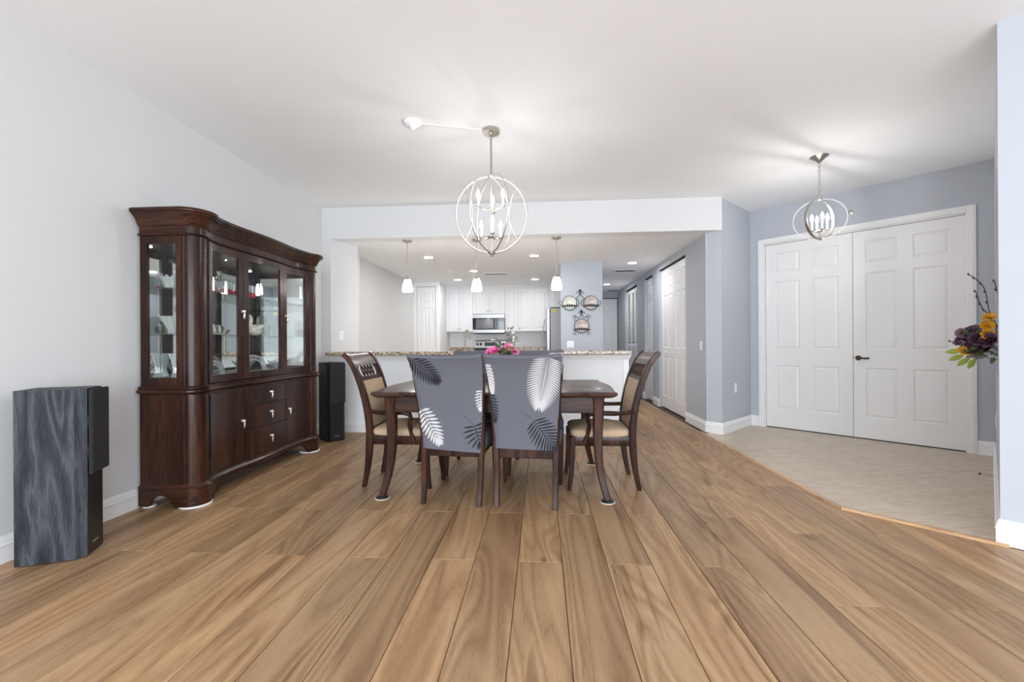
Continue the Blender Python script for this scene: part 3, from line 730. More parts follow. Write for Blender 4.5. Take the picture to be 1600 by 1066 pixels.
# upper case
UZ0, UZ1 = .828, 1.862
for py, s in ((PY0, 1), (PY1, -1)):
    arcp = [(PCX + (PR - .006) * math.cos(R(-90 + 132 * k / 10)), py + s * (PR - .006) * math.sin(R(-90 + 132 * k / 10))) for k in range(11)]
    poly = arcp + [(PCX - .02, py + s * .045), (PCX - .02, py - s * (PR - .006))]
    MB().prism(poly, UZ0, UZ1).build('corner_post', 'cherry', cab, 35)
    for aa in (-88, 38):   # thin beads flanking the round post
        bx, by = PCX + (PR - .001) * math.cos(R(aa)), py + s * (PR - .001) * math.sin(R(aa))
        MB().cyl((bx, by, 0), .0045, .17, .772, 8).build('bead', 'cherry', cab, 40)
        bx, by = PCX + (PR - .006) * math.cos(R(aa)), py + s * (PR - .006) * math.sin(R(aa))
        MB().cyl((bx, by, 0), .0045, UZ0, UZ1, 8).build('bead', 'cherry', cab, 40)
for y0, y1, lab in ((CY0 + .008, CY0 + .03, 0), (CY1 - .03, CY1 - .008, 1)):
    f = MB(); f.box(CXB, -2.690, y0, y1, UZ0, UZ1); f.box(-2.480, PCX - .006, y0, y1, UZ0, UZ1)
    f.box(-2.690, -2.480, y0, y1, UZ0, .888); f.box(-2.690, -2.480, y0, y1, 1.806, UZ1)
    sf = f.build('side_frame', 'cherry', cab)
    B(-2.690, -2.480, y0 + .009, y0 + .013, .888, 1.806).build('side_pane', 'pane', sf)
B(CXB - .002, CXB + .004, CY0 + .02, CY1 - .02, UZ0, UZ1).build('back_board', 'cherry', cab)
B(CXB + .004, CXB + .009, CY0 + .03, CY1 - .03, UZ0 + .03, UZ1 - .01).build('mirror_back', 'mirror', cab)
cab_sweep([(-.03, .829), (-.03, .868)], True, True).build('display_floor', 'cherry_h', cab)
cab_sweep([(-.012, 1.845), (-.012, 1.862)], True, True).build('display_ceiling', 'cherry_h', cab)
for y in (3.0, 3.56, 4.1): MB().cyl((-2.56, y, 0), .013, 1.838, 1.8455, 16).build('puck_light', 'puck', cab)
# glass doors
DY = [FA + .006, 3.306, 3.842, FB - .006]
for k in range(3):
    a, b = DY[k] + .002, DY[k + 1] - .002; st = .052
    f = MB()
    for (p, q, z0, z1) in ((a, a + st, .834, 1.852), (b - st, b, .834, 1.852), (a + st, b - st, .834, .888), (a + st, b - st, 1.796, 1.852)):
        c = curved(p, q, z0, z1, -.016, .006, 8); f.add(c.v, c.f)
    d = f.build('glass_door', 'cherry', cab, 30)
    curved(a + st, b - st, .888, 1.796, -.006, -.002, 12).build('pane', 'pane', d, 30)
    if k == 0: drop_pull(d, b - .024, 1.375, xoff=-.004)
    if k == 2: drop_pull(d, a + .024, 1.375, xoff=-.004)
    if k != 1:
        hy = a - .001 if k == 0 else b + .001
        for z in (1.72, 1.34, .95): MB().cyl((front(hy) + .006, hy, 0), .0045, z - .03, z + .03, 8).build('hinge', 'black', d)
# cornice
cab_sweep([(-.004, 1.858), (.010, 1.860), (.014, 1.866), (.010, 1.872), (-.002, 1.874), (-.002, 1.922), (.006, 1.924), (.008, 1.930), (.014, 1.936), (.020, 1.952), (.030, 1.972), (.046, 1.990), (.056, 1.996), (.056, 2.002), (.064, 2.004), (.070, 2.012), (.070, 2.022), (.062, 2.034), (.05, 2.036)], True, True, 48).build('cornice', 'cherry_h', cab, 40)
# glass shelves
for z in (1.188, 1.510):
    cab_sweep([(-.04, z - .006), (-.04, z)], True, True).build('glass_shelf', 'shelfglass', cab)
for x, y, r in ((PCX + .012, PY0 - .004, .098), (PCX + .012, PY1 + .004, .098), (CXB + .045, CY0 + .022, .038), (CXB + .045, CY1 - .022, .038)):
    MB().cyl((x, y, 0), r, .001, .012, 28).build('felt_pad', 'pad', cab)

# --- glassware on its shelves
SH0, SH1, SH2 = .8685, 1.1885, 1.5105
def crystal(name, label, loc, prof, rib=.07, ribn=12, n=72, m='crystal', sx=1, sy=1, cat='bowl', group=None, wave=0):
    mb = MB(); P = []
    for r, z in prof:
        P.append([(sx * r * (1 + rib * math.cos(ribn * 2 * PI * k / n)) * math.cos(2 * PI * k / n), sy * r * (1 + rib * math.cos(ribn * 2 * PI * k / n)) * math.sin(2 * PI * k / n),
                   z + (wave * z * math.cos(ribn * 2 * PI * k / n) if wave else 0)) for k in range(n)])
    mb.grid(P, cv=True); mb.f.append(tuple(range(n))[::-1])
    o = mb.build(name, m, None, 50, loc=loc); return tag(o, label, cat, group)
flare = lambda h, r0, r1: [(r0 * .9, 0), (r0, .006), (r0 * 1.05, h * .3), (lerp(r0, r1, .45), h * .6), (lerp(r0, r1, .8), h * .85), (r1, h), (r1 - .006, h), (lerp(r0, r1, .4), h * .6), (r0 * .8, .02)]
crystal('crystal_bowl', 'scalloped crystal bowl on the top shelf at the near end of the cabinet', (-2.62, 2.90, SH2), flare(.085, .05, .085), .08, 14, wave=.10)
crystal('crystal_bowl', 'tall flared crystal bowl on the middle shelf at the near end', (-2.605, 2.905, SH1), flare(.125, .05, .100), .06, 16)
crystal('crystal_vase', 'small flared crystal vase on the middle shelf behind the striped dish', (-2.658, 3.08, SH1), flare(.12, .026, .054), .07, 12, cat='vase')
crystal('crystal_pitcher', 'cut crystal pitcher on the cabinet floor at the near end', (-2.50, 2.90, SH0 + .0), [(.03, 0), (.034, .006), (.012, .02), (.012, .05), (.045, .085), (.062, .13), (.05, .18), (.04, .21), (.05, .245), (.044, .245), (.035, .2), (.05, .13)], .06, 12, cat='pitcher')
crystal('crystal_vase', 'waisted crystal vase on the cabinet floor against the mirror', (-2.66, 2.98, SH0), [(.04, 0), (.045, .01), (.03, .06), (.045, .13), (.06, .18), (.055, .18), (.03, .06)], .06, 12, cat='vase')
# lacy open trays standing on edge
def lacy(label, loc, w, h, rz, name='crystal_tray'):
    t = thing(name, label, 'tray', loc, rz)
    for i, s in enumerate((1, .78)):
        MB().tube([(0, w * s * math.cos(PI * k / 24), h * s * math.sin(PI * k / 24) + .012) for k in range(25)], .012 if not i else .008, 8).build('rim', 'crystal', t, 50)
    for k in range(9):
        a = PI * (k + .5) / 9
        MB().tube([(0, .78 * w * math.cos(a), .78 * h * math.sin(a) + .012), (0.004, w * math.cos(a + .12), h * math.sin(a + .12) + .012)], .006, 6).build('lace_bar', 'crystal', t, 50)
    MB().box(-.02, .02, -w, w, .0, .014, c=.004).build('foot', 'crystal', t)
    return t
lacy('arched lacy crystal tray behind the left glass door', (-2.52, 3.13, SH0), .13, .10, R(4))
lacy('arched lacy crystal tray behind the middle glass door', (-2.53, 3.60, SH0), .17, .13, R(-4))
crystal('crystal_dish', 'low crystal leaf dish behind the right glass door', (-2.55, 4.02, SH0), [(.03, 0), (.06, .01), (.10, .045), (.13, .075), (.125, .08), (.06, .02)], .10, 9, sx=.6, sy=1, cat='dish', wave=.15)
# red-bottomed tumblers
RG = 'red-bottomed tumblers on the top shelf'
tm = MB().lathe([(.026, 0), (.027, .004), (.030, .045), (.0285, .046), (.025, .008)], 18).mesh('red_base', 'redglass', 40)
cm = MB().lathe([(.030, .045), (.033, .105), (.0318, .105), (.0288, .046)], 18, caps=False).mesh('clear_rim', 'clearglass', 40)
tb = [(-2.50, 3.02), (-2.57, 3.06), (-2.50, 3.10), (-2.57, 3.14), (-2.50, 3.25), (-2.57, 3.235), (-2.53, 3.315)]
tb2 = [(-2.50, 3.40), (-2.57, 3.43), (-2.49, 3.475), (-2.56, 3.51), (-2.49, 3.55)]
ORD = ['first', 'second', 'third', 'fourth']; seen_t = {}
for i, (x, y) in enumerate(tb + tb2):
    key = ('front' if x > -2.535 else 'back', 'left' if i < len(tb) else 'middle'); q = seen_t.get(key, 0); seen_t[key] = q + 1
    t = thing('tumbler', 'red-bottomed tumbler, %s row behind the %s cabinet door, %s from the left' % (key[0], key[1], ORD[q]), 'glass', (x, y, SH2), 0, RG)
    for nm, me in (('red_base', tm), ('clear_rim', cm)):
        o = bpy.data.objects.new(nm, me); COL.objects.link(o); o.parent = t
t = thing('glass_decanter', 'slim-necked clear decanter standing among the red tumblers', 'decanter', (-2.49, 3.165, SH2), 0)
MB().lathe([(.028, 0), (.034, .01), (.036, .05), (.016, .10), (.010, .14), (.016, .17), (.014, .17), (.008, .14)], 20).build('body', 'clearglass', t, 50)
MB().tube([(0, .014, .16), (0, .04, .15), (0, .045, .11), (0, .034, .07)], .004, 8).build('handle', 'clearglass', t, 50)
# striped leaf dish: fan of ridges
t = thing('striped_dish', 'black and white striped shell dish on the middle shelf', 'dish', (-2.545, 3.17, SH1 + .0005), R(0))
for k in range(10):
    a = lerp(-.15, .15, k / 9); h = .075 * math.cos((k - 3.5) / 8 * PI * .5)
    mb = MB().tube([(.02, a * .7, .018), (.010, a * .9 + .008, h * .6 + .008), (0, a + .018, h + .008)], [.013, .012, .006], 8); mb.build('ridge', 'ivory' if k % 2 == 0 else 'stripe_dark', t, 50)
MB().lathe([(.03, 0), (.045, .004), (.05, .014), (.03, .016)], 24, sx=.7, sy=2.6).build('dish_foot', 'ivory', t, 50)
# swan
t = thing('swan_figurine', 'ivory ceramic swan on the middle shelf behind the middle door', 'figurine', (-2.52, 3.60, SH1), 0)
mb = MB(); mb.sphere((0, .02, .048), .045, .085, .048, 20, 12); mb.build('body', 'ivory', t, 60)
MB().tube(spline([(0, -.03, .055), (0, -.055, .085), (0, -.04, .12), (0, -.025, .145), (0, -.04, .165), (0, -.058, .16)]), [.030] * 8 + [.02] * 8 + [.013] * 8 + [.015] * 7, 12).build('neck', 'ivory', t, 60)
MB().tube([(0, -.055, .160), (0, -.085, .150)], [.009, .003], 8).build('beak', 'stripe_dark', t, 60)
for s in (-1, 1): MB().tube([(s * .030, -.02, .055), (s * .036, .04, .078), (s * .026, .105, .098)], [.02, .03, .006], 10, ry=.8).build('wing', 'ivory', t, 60)
o = MB(); o.T = Matrix.Rotation(R(80), 4, 'Y'); o.lathe([(.03, 0), (.06, .004), (.10, .018), (.099, .022), (.05, .008)], 32)
p = o.build('glass_plate', 'clearglass', None, 50, loc=(-2.66, 3.92, SH1 + .102)); tag(p, 'clear glass plate leaning on the mirror, middle shelf by the right door', 'plate')

# ------------------------------------------------------------------ speakers
def speaker(label, loc, rz, h, side_mat, w=.215, dpt=.30, ch=.04, gr_y=0):
    """front faces local +x, origin mid footprint"""
    t = thing('floor_speaker', label, 'speaker', loc, rz)
    x0, x1 = -dpt / 2, dpt / 2; hw_ = w / 2
    poly = [(x0, -hw_ * .86), (x1 - ch * 1.1, -hw_), (x1, -hw_ + ch * .8), (x1, hw_ - ch * .8), (x1 - ch * 1.1, hw_), (x0, hw_ * .86)]
    c = MB().prism(poly, .006, h); c.build('cabinet', side_mat, t)
    B(x1 - .001, x1 + .003, -hw_ + ch * .85, hw_ - ch * .85, .006, h - .002).build('baffle', 'speakerblack', t)
    g = B(x1 + .012, x1 + .030, -hw_ + ch * .55, hw_ - ch * .55 , h * .49, h - .004, c=.004).build('grille', 'grille', t)
    for yy in (-.05, .05):
        for z in (h * .52, h - .03): MB().tube([(x1, yy, z), (x1 + .014, yy, z)], .006, 8).build('peg', 'black', g)
    for z, r in ((h * .62, .065), (h * .80, .065)):
        a = MB(); a.T = Matrix.Translation((x1 + .002, 0, z)) @ Matrix.Rotation(PI / 2, 4, 'Y')
        a.lathe([(r + .008, 0), (r + .008, .004), (r - .004, .005), (r - .012, .002), (.02, -.004 + .005), (.012, .006)], 28); a.build('driver', 'black', t, 40)
    f = MB()
    for k, (a0, a1) in enumerate(((-.028, -.020), (-.017, -.010), (-.006, .002), (.006, .013), (.017, .026))): f.box(x1 + .003, x1 + .0042, a0, a1, .055, .063)
    f.build('badge', 'lettering', t)
    for x in (x0 + .03, x1 - .05):
        for y in (-hw_ + .035, hw_ - .035): MB().cyl((x, y, 0), .014, 0, .0065, 10).build('foot', 'black', t)
    return t
def place_speaker(label, A, ang, h, m, w, dpt, ch):
    """A = rear corner on the local -y side"""
    c, s = math.cos(ang), math.sin(ang); lx, ly = -dpt / 2, -w / 2 * .86
    return speaker(label, (A[0] - (c * lx - s * ly), A[1] - (s * lx + c * ly), 0), ang, h, m, w, dpt, ch)
place_speaker('large grey-black wood-grain floor speaker in the left foreground', (-2.628, 1.963), R(26), .885, 'ash', .215, .275, .035)
place_speaker('black floor speaker in the corner between cabinet and bar', (-2.600, 4.856), R(-40), .898, 'ash_d', .215, .275, .035)

# ------------------------------------------------------------------ dining table
TX, TY = -.345, 3.487
tbl = thing('dining_table', 'dark wooden dining table with shaped corners in the middle of the room', 'table', (TX, TY, 0))
def table_outline(o=0):
    hl, hwid = .865 + o, .525 + o; pts = []
    def side(n, L, Wd, bow):      # from corner to corner along +u at distance Wd
        out = []
        for k in range(n + 1):
            u = lerp(-L, L, k / n); t = abs(u) / L
            if t > .80: v = Wd - .0 + .004 * math.sin((t - .8) / .2 * PI)
            elif t > .74: v = Wd - .028 * math.sin((t - .74) / .06 * PI)
            else: v = Wd + bow * (1 - (t / .74) ** 2)
            out.append((u, v))
        return out
    front_ = side(50, hl - .035, -hwid, 0); front_ = [(u, -hwid - (abs(v) - hwid) if False else -(hwid + ((v + hwid)))) for u, v in front_]
    bx = .030
    def edge(n, L, Wd, bow):
        out = []
        for k in range(n + 1):
            u = lerp(-L, L, k / n); t = abs(u) / L
            if t > .78: v = Wd
            elif t > .70: v = Wd - .030 * math.sin((t - .70) / .08 * PI)
            else: v = Wd + bow * (1 - (t / .70) ** 2)
            out.append((u, v))
        return out
    f = [(u, -v) for u, v in edge(56, hl - .014, hwid, .005)]
    r = [(v, u) for u, v in edge(44, hwid - .014, hl, bx)]
    b = [(-u, v) for u, v in edge(56, hl - .014, hwid, .005)]
    l = [(-v, -u) for u, v in edge(44, hwid - .014, hl, bx)]
    return f + r + b + l
def rim(prof):
    rows = [[(x, y, z) for x, y in table_outline(o)] for o, z in prof]
    mb = MB(); mb.grid(rows, cv=True); k = len(rows[0]); mb.f.append(tuple((len(rows) - 1) * k + i for i in range(k))); mb.f.append(tuple(range(k))[::-1]); return mb
rim([(-.035, .724), (-.022, .728), (-.010, .736), (.0, .744), (.004, .750), (.004, .756), (-.002, .764), (-.008, .766)]).build('table_top', 'tabletop', tbl, 35)
LX, LY = .745, .425
for sx, sy in ((-1, -1), (1, -1), (1, 1), (-1, 1)):
    pts = spline([(sx * LX, sy * LY, .726), (sx * LX, sy * LY, .60), (sx * (LX - .004), sy * (LY + .004), .40), (sx * (LX + .012), sy * (LY + .016), .20), (sx * (LX + .055), sy * (LY + .048), .014)], 5)
    n = len(pts); hwid = [lerp(.043, .021, (i / (n - 1)) ** .8) for i in range(n)]
    lg = MB().bar(pts, hwid, hwid, (1, 0, 0)).build('leg', 'mahog', tbl, 35)
    fx, fy = sx * (LX + .055), sy * (LY + .048)
    MB().lathe([(.046, .0015), (.048, .004), (.040, .012), (.02, .016)], 24, (fx, fy, 0)).build('slider', 'padblack', lg, 40)
    MB().lathe([(.052, 0), (.053, .003), (.046, .005)], 24, (fx, fy, 0)).build('slider_ring', 'pad', lg, 40)
for sy in (-1, 1): B(-LX + .035, LX - .035, sy * LY - .012 + sy * .018, sy * LY + .012 + sy * .018, .615, .726, c=.003).build('apron', 'cherry_h', tbl)
for sx in (-1, 1): B(sx * LX - .012 + sx * .018, sx * LX + .012 + sx * .018, -LY + .035, LY - .035, .615, .726, c=.003).build('apron', 'cherry_h', tbl)
for sy in (-1, 1): B(-LX + .03, LX - .03, sy * (LY + .030) - .004, sy * (LY + .030) + .004, .614, .622, c=.002).build('apron_bead', 'cherry_h', tbl)

# ------------------------------------------------------------------ chairs (local +y is the way the sitter faces)
ZS = [0, .10, .22, .36, .46, .58, .72, .84, .93, .985, 1.015, 1.03]
YS = [-.262, -.240, -.222, -.212, -.212, -.224, -.252, -.288, -.325, -.356, -.382, -.402]
def by(z):
    for i in range(len(ZS) - 1):
        if z <= ZS[i + 1]:
            t = (z - ZS[i]) / (ZS[i + 1] - ZS[i]); t = max(0, t); return lerp(YS[i], YS[i + 1], t)
    return YS[-1]
def bx_(z): return lerp(.196, .205, min(1, z / .45)) if z < .45 else lerp(.205, .232, (z - .45) / .58)
def front_leg(s):
    pts = spline([(s * .215, .235, .40), (s * .214, .238, .28), (s * .215, .246, .13), (s * .218, .262, 0)], 5); n = len(pts)
    return MB().bar(pts, [lerp(.024, .014, i / (n - 1)) for i in range(n)], [lerp(.024, .014, i / (n - 1)) for i in range(n)], (1, 0, 0))
def rear_stile(s, zt):
    zs = [z for z in ZS if z < zt] + [zt]; pts = spline([(s * bx_(z), by(z), z) for z in zs], 3); n = len(pts)
    return MB().bar(pts, [lerp(.016, .022, min(1, p[2] / .4)) for p in pts], [lerp(.016, .025, min(1, p[2] / .3)) if p[2] < .5 else lerp(.025, .019, (p[2] - .5) / .55) for p in pts], (1, 0, 0))
def cushion(x, y0, y1, z0, z1, puff=.02, n=14, flare=.02):
    """rounded seat pad"""
    rows = []
    def ring(z, ins):
        out = []
        for k in range(48):
            a = 2 * PI * k / 48; c, s = math.cos(a), math.sin(a); e = .28
            u = math.copysign(abs(c) ** e, c); v = math.copysign(abs(s) ** e, s)
            xx = (x - ins + flare * (v * .5)) * u; yy = (y0 + y1) / 2 + ((y1 - y0) / 2 - ins) * v; out.append((xx, yy, z))
        return out
    for z, ins in ((z0, .004), (z0 + .008, 0), (lerp(z0, z1, .6), -.004), (z1 - .012, .006), (z1 - .003, .022), (z1 + .004, .06), (z1 + puff * .8, .12), (z1 + puff, .19)): rows.append(ring(z, ins))
    mb = MB(); mb.grid(rows, cv=True); mb.f.append(tuple(range(48))[::-1]); mb.f.append(tuple(len(rows) * 48 - 48 + i for i in range(48))); return mb
def seat_rails(t, arm):
    B(-.205, .205, .212, .240, .335, .405, c=.004).build('seat_rail', 'mahog', t)
    B(-.195, .195, -.225, -.198, .325, .400, c=.004).build('seat_rail', 'mahog', t)
    for s in (-1, 1): MB().bar([(s * .200, -.21, .368), (s * .212, .225, .370)], .012, .036, (1, 0, 0)).build('seat_rail', 'mahog', t, 30)
def armchair(label, loc, rz):
    t = thing('armchair', label, 'chair', loc, rz, 'dining armchairs at the table ends')
    for s in (-1, 1):
        rear_stile(s, 1.03).build('rear_leg', 'mahog', t, 35); front_leg(s).build('front_leg', 'mahog', t, 35)
        arm = spline([(s * .222, by(.592), .592), (s * .252, -.10, .584), (s * .268, .02, .588), (s * .264, .085, .586), (s * .252, .125, .560), (s * .232, .112, .49), (s * .224, .122, .43), (s * .222, .145, .36)], 5)
        MB().tube(arm, [.016] * 6 + [.0185] * 14 + [.0165] * 16, 10).build('arm', 'mahog', t, 50)
    seat_rails(t, True)
    cushion(.222, -.205, .250, .402, .462, .028).build('seat', 'beige', t, 60)
    # upholstered back panel following the stiles
    def slab(z0, z1, m, name, f=.012, b=-.014, inset=.018, n=8, bulge=0):
        rows = []
        for k in range(n + 1):
            z = lerp(z0, z1, k / n); w_ = bx_(z) - inset; y = by(z); q = bulge * math.sin(PI * k / n)
            rows.append([(-w_, y + b, z), (w_, y + b, z), (w_, y + f, z), (w_ * .5, y + f + q, z), (0, y + f + q * 1.2, z), (-w_ * .5, y + f + q, z), (-w_, y + f, z)])
        mb = MB(); mb.grid(rows, cv=True); mb.f.append(tuple(range(7))); mb.f.append(tuple(n * 7 + i for i in range(7))[::-1]); return mb.build(name, m, t, 50)
    slab(.462, .822, 'beige', 'back_panel', .016, -.016, .018, 10, .012)
    slab(.425, .464, 'mahog', 'back_rail', .010, -.012); slab(.820, .848, 'mahog', 'back_rail', .014, -.014)
    slab(.940, 1.034, 'mahog', 'crest_rail', .016, -.018, -.004)
    for k in range(5):                                       # interlaced ovals
        cx = (k - 2) * .062
        MB().tube([(cx + .050 * math.cos(2 * PI * j / 24), by(.894 + .050 * math.sin(2 * PI * j / 24)), .894 + .050 * math.sin(2 * PI * j / 24)) for j in range(24)], .0062, 6, closed=True).build('fretwork_ring', 'mahog', t, 60)
    return t
armchair('beige-cushioned armchair at the left end of the table, near the cabinet', (-1.118, 3.448, 0), R(-90))
armchair('beige-cushioned armchair at the right end of the table, near the hall', (.468, 3.462, 0), R(90))
# slip-covered chairs
def hwid(z): return lerp(.207, .252, max(0, min(1, (z - .37) / .66)) ** 1.1)
def back_pt(u, z, side, off=0):
    """point on the slip-cover back: side -1 rear face, +1 front face"""
    y = by(z) + (-.034 if side < 0 else .034); bow = .012 * (1 - (u / hwid(z)) ** 2)
    return (u, y + side * (off - 0) - (bow if side < 0 else -bow) * .6, z)
def leaf_print(t, parent, side, base, tip, width, n, m, fan=.9, stem=None, skip=(0, 1), thick=.30):
    """printed frond: leaflets to both sides of a midrib from base to tip (u,z)"""
    bu, bz = base; tu, tz = tip; L = math.hypot(tu - bu, tz - bz); ax = ((tu - bu) / L, (tz - bz) / L); nx = (-ax[1], ax[0])
    mb = MB()
    def put(poly):
        q = []
        for u, z in poly:
            z = max(.375, min(1.015, z)); h = hwid(z) - .003; u = max(-h, min(h, u)); q.append(back_pt(u, z, side, .0016))
        k = len(mb.v); mb.v += q; m_ = len(q) // 2
        for i in range(m_ - 1): mb.f.append((k + i, k + i + 1, k + len(q) - 2 - i, k + len(q) - 1 - i))
    def blade(p, d, l, wd):
        a, b = [], []
        for i in range(6):
            t_ = i / 5; w_ = wd * (math.sin(PI * min(1, t_ * .92 + .05)) ** .8) * .5; px, pz = p[0] + d[0] * l * t_, p[1] + d[1] * l * t_
            a.append((px - d[1] * w_, pz + d[0] * w_)); b.append((px + d[1] * w_, pz - d[0] * w_))
        put(a + b[::-1])
    for i in range(n):
        t_ = (i + .5) / n; p = (lerp(bu, tu, t_), lerp(bz, tz, t_)); l = width * (math.sin(PI * (.18 + .72 * t_)) ** .7)
        for s in (-1, 1):
            an = lerp(fan, .25, t_ ** 1.5) * PI / 2 * .95; d = (ax[0] * math.cos(an) + s * nx[0] * math.sin(an), ax[1] * math.cos(an) + s * nx[1] * math.sin(an))
            blade(p, d, l, thick * L / n * 2.0)
    blade(base, ax, L, .006)
    for da in (-.22, 0, .22):
        d = (ax[0] * math.cos(da) + nx[0] * math.sin(da), ax[1] * math.cos(da) + nx[1] * math.sin(da)); blade((lerp(bu, tu, .9), lerp(bz, tz, .9)), d, width * .62, thick * L / n * 2.2)
    if stem: blade(stem, ((bu - stem[0]) / math.hypot(bu - stem[0], bz - stem[1]), (bz - stem[1]) / math.hypot(bu - stem[0], bz - stem[1])), math.hypot(bu - stem[0], bz - stem[1]), .003)
    return mb.build('leaf_print', m, parent)
def slip_chair(label, loc, rz, prints, tilt=0, zhem=.385, group='slip-covered dining chairs'):
    t = thing('slipcovered_chair', label, 'chair', loc, rz, group)
    for s in (-1, 1):
        rear_stile(s, .90).build('rear_leg', 'mahog', t, 35); front_leg(s).build('front_leg', 'mahog', t, 35)
    seat_rails(t, False)
    cushion(.214, -.200, .243, .395, .425, .006).build('seat_pad', 'beige', t, 60)
    rows = []; zs = [lerp(0, 1, k / 20) for k in range(21)]
    def ring(k):
        out = []
        for (u, sd) in [(-1 + .1 * i, -1) for i in range(21)] + [(1 - .1 * i, 1) for i in range(21)]:
            zb = zhem + tilt * u if sd < 0 else .47
            z = lerp(zb, 1.012 + .012 * abs(u) ** 3, zs[k]); h = hwid(z); e = math.copysign(abs(u), u)
            p = back_pt(e * h, z, sd); 
            if abs(u) > .95: p = (p[0], lerp(p[1], by(z), .35), p[2])
            out.append(p)
        return out
    for k in range(21): rows.append(ring(k))
    # rounded, slightly sagging top edge
    zt = 1.012
    for dz, f in ((.012, .75), (.018, .35), (.019, .05)):
        out = []
        for (u, sd) in [(-1 + .1 * i, -1) for i in range(21)] + [(1 - .1 * i, 1) for i in range(21)]:
            z = zt + .012 * abs(u) ** 3; h = hwid(z) - dz * .4; p = back_pt(u * h, z, sd); out.append((p[0], lerp(by(z), p[1], f), p[2] + dz))
        rows.append(out)
    mb = MB(); mb.grid(rows, cv=True); q = len(rows[0]); mb.f.append(tuple((len(rows) - 1) * q + i for i in range(q)))
    bc = mb.build('back_cover', 'slip', t, 50)
    cushion(.232, -.215, .262, zhem - .002, .478, .018).build('seat_cover', 'slip', t, 60)
    for p in prints: leaf_print(t, bc, *p)
    return t
slip_chair('slip-covered chair nearest the viewer on the left, with dark frond at its top corner', (-.600, 3.160, 0), R(-4.5), [
    (-1, (-.246, 1.03), (-.075, .865), .10, 13, 'leafdark', .75, None, (0, 1), .34),
    (-1, (-.205, .66), (-.085, .43), .085, 11, 'leafwhite', .9, None, (0, 1), .36),
    (-1, (.165, .555), (.200, .43), .10, 6, 'leafdark', 1.15, (.08, .63), (0, 1), .30),
    (-1, (.222, .80), (.215, .66), .045, 8, 'leafwhite', .9, None, (0, 1), .34)], -.012, .372)
slip_chair('slip-covered chair nearest the viewer on the right, with a big white frond', (-.090, 3.130, 0), R(-4.0), [
    (-1, (.165, 1.02), (.100, .70), .125, 26, 'leafwhite', .95, None, (0, 1), .40),
    (-1, (.055, .595), (.195, .40), .12, 12, 'leafdark', .85, (-.03, .655), (0, 1), .30),
    (-1, (-.235, .98), (-.212, .78), .04, 10, 'leafwhite', .7, None, (0, 1), .40),
    (-1, (-.225, .77), (-.205, .58), .045, 10, 'leafdark', .9, None, (0, 1), .32)], -.004, .392)
slip_chair('slip-covered chair on the far side of the table, left', (-.590, 3.82, 0), R(180 + 2), [
    (1, (-.20, 1.02), (-.19, .74), .12, 18, 'leafwhite', .9, None, (0, 1), .40), (1, (-.13, .80), (-.20, .60), .10, 10, 'leafdark', .9, None, (0, 1), .32)], 0)
slip_chair('slip-covered chair on the far side of the table, right', (-.045, 3.83, 0), R(180 - 2), [
    (1, (-.19, 1.03), (-.16, .80), .11, 16, 'leafwhite', .9, None, (0, 1), .40), (1, (.20, .90), (.19, .66), .10, 12, 'leafdark', .9, None, (0, 1), .34)], 0)

# ------------------------------------------------------------------ flowers
def petal_flower(c, r, m, n=(5, 7, 9, 11), parent=None, seed=1, name='flower'):
    rnd = random.Random(seed); mb = MB()
    for ring, cnt in enumerate(n):
        for k in range(cnt):
            a = 2 * PI * (k + .5 * ring) / cnt + rnd.uniform(-.15, .15); op = lerp(.35, 1.25, ring / max(1, len(n) - 1)); rr = r * lerp(.55, 1, ring / max(1, len(n) - 1))
            rows = []
            for i in range(5):
                t = i / 4; rad = rr * math.sin(op * t) * 1.0 + r * .06; z = rr * (math.cos(op * .3) * t * math.cos(op * t * .9)) ; wd = rr * .40 * math.sin(PI * (.16 + .72 * t))
                rows.append([(rad * math.cos(a) - s * wd * math.sin(a), rad * math.sin(a) + s * wd * math.cos(a), z + abs(s) * .12 * rr + rnd.uniform(-.09, .09) * rr) for s in (-1, 0, 1)])
            mb.grid(rows)
    o = mb.build(name, m, parent, 60); o.location = c; return o
def leaf_mesh(m, l=1, w=.35):
    rows = []
    for i in range(7):
        t = i / 6; ww = w * .5 * math.sin(PI * (t * .94 + .03)) ** .8; rows.append([(l * t, s * ww, -.10 * l * t * t + abs(s) * .05 * l) for s in (-1, 0, 1)])
    return MB().grid(rows).mesh('leaf', m, 60)
LG, LL, LGY = leaf_mesh('green'), leaf_mesh('lime', 1, .5), leaf_mesh('greyleaf', 1, .4)
def leaf(parent, me, p, az, el, l, roll=0):
    o = bpy.data.objects.new('leaf', me); COL.objects.link(o); o.parent = parent; o.location = p
    o.rotation_euler = (roll, -el, az); o.scale = (l, l, l); return o
ft_ = thing('flower_arrangement', 'pink silk flower arrangement in a dark bowl on the dining table', 'flowers', (-.315, 3.50, .766))
MB().lathe([(.05, 0), (.055, .008), (.075, .05), (.088, .10), (.084, .125), (.076, .12), (.06, .1)], 28).build('bowl', 'pot', ft_, 50)
rnd = random.Random(3)
for i, (c, r, m) in enumerate((((-.052, -.05, .275), .046, 'pink'), ((-.098, -.02, .262), .042, 'pink'), ((-.075, -.04, .230), .038, 'pink'), ((.055, -.03, .300), .042, 'pink2'), ((.098, .0, .268), .038, 'pink2'), ((-.030, .05, .262), .038, 'pink'), ((.03, .06, .245), .040, 'pink2'), ((.105, -.02, .232), .032, 'pink2'))):
    f = petal_flower(c, r, m, parent=ft_, seed=i + 5); f.rotation_euler = (R(40) if c[1] < 0.02 else R(-20), R(c[0] * 300), 0)
    MB().tube([(c[0] * .3, c[1] * .3, .10), (c[0] * .8, c[1] * .7, .20), c], .003, 6).build('stem', 'green', ft_)
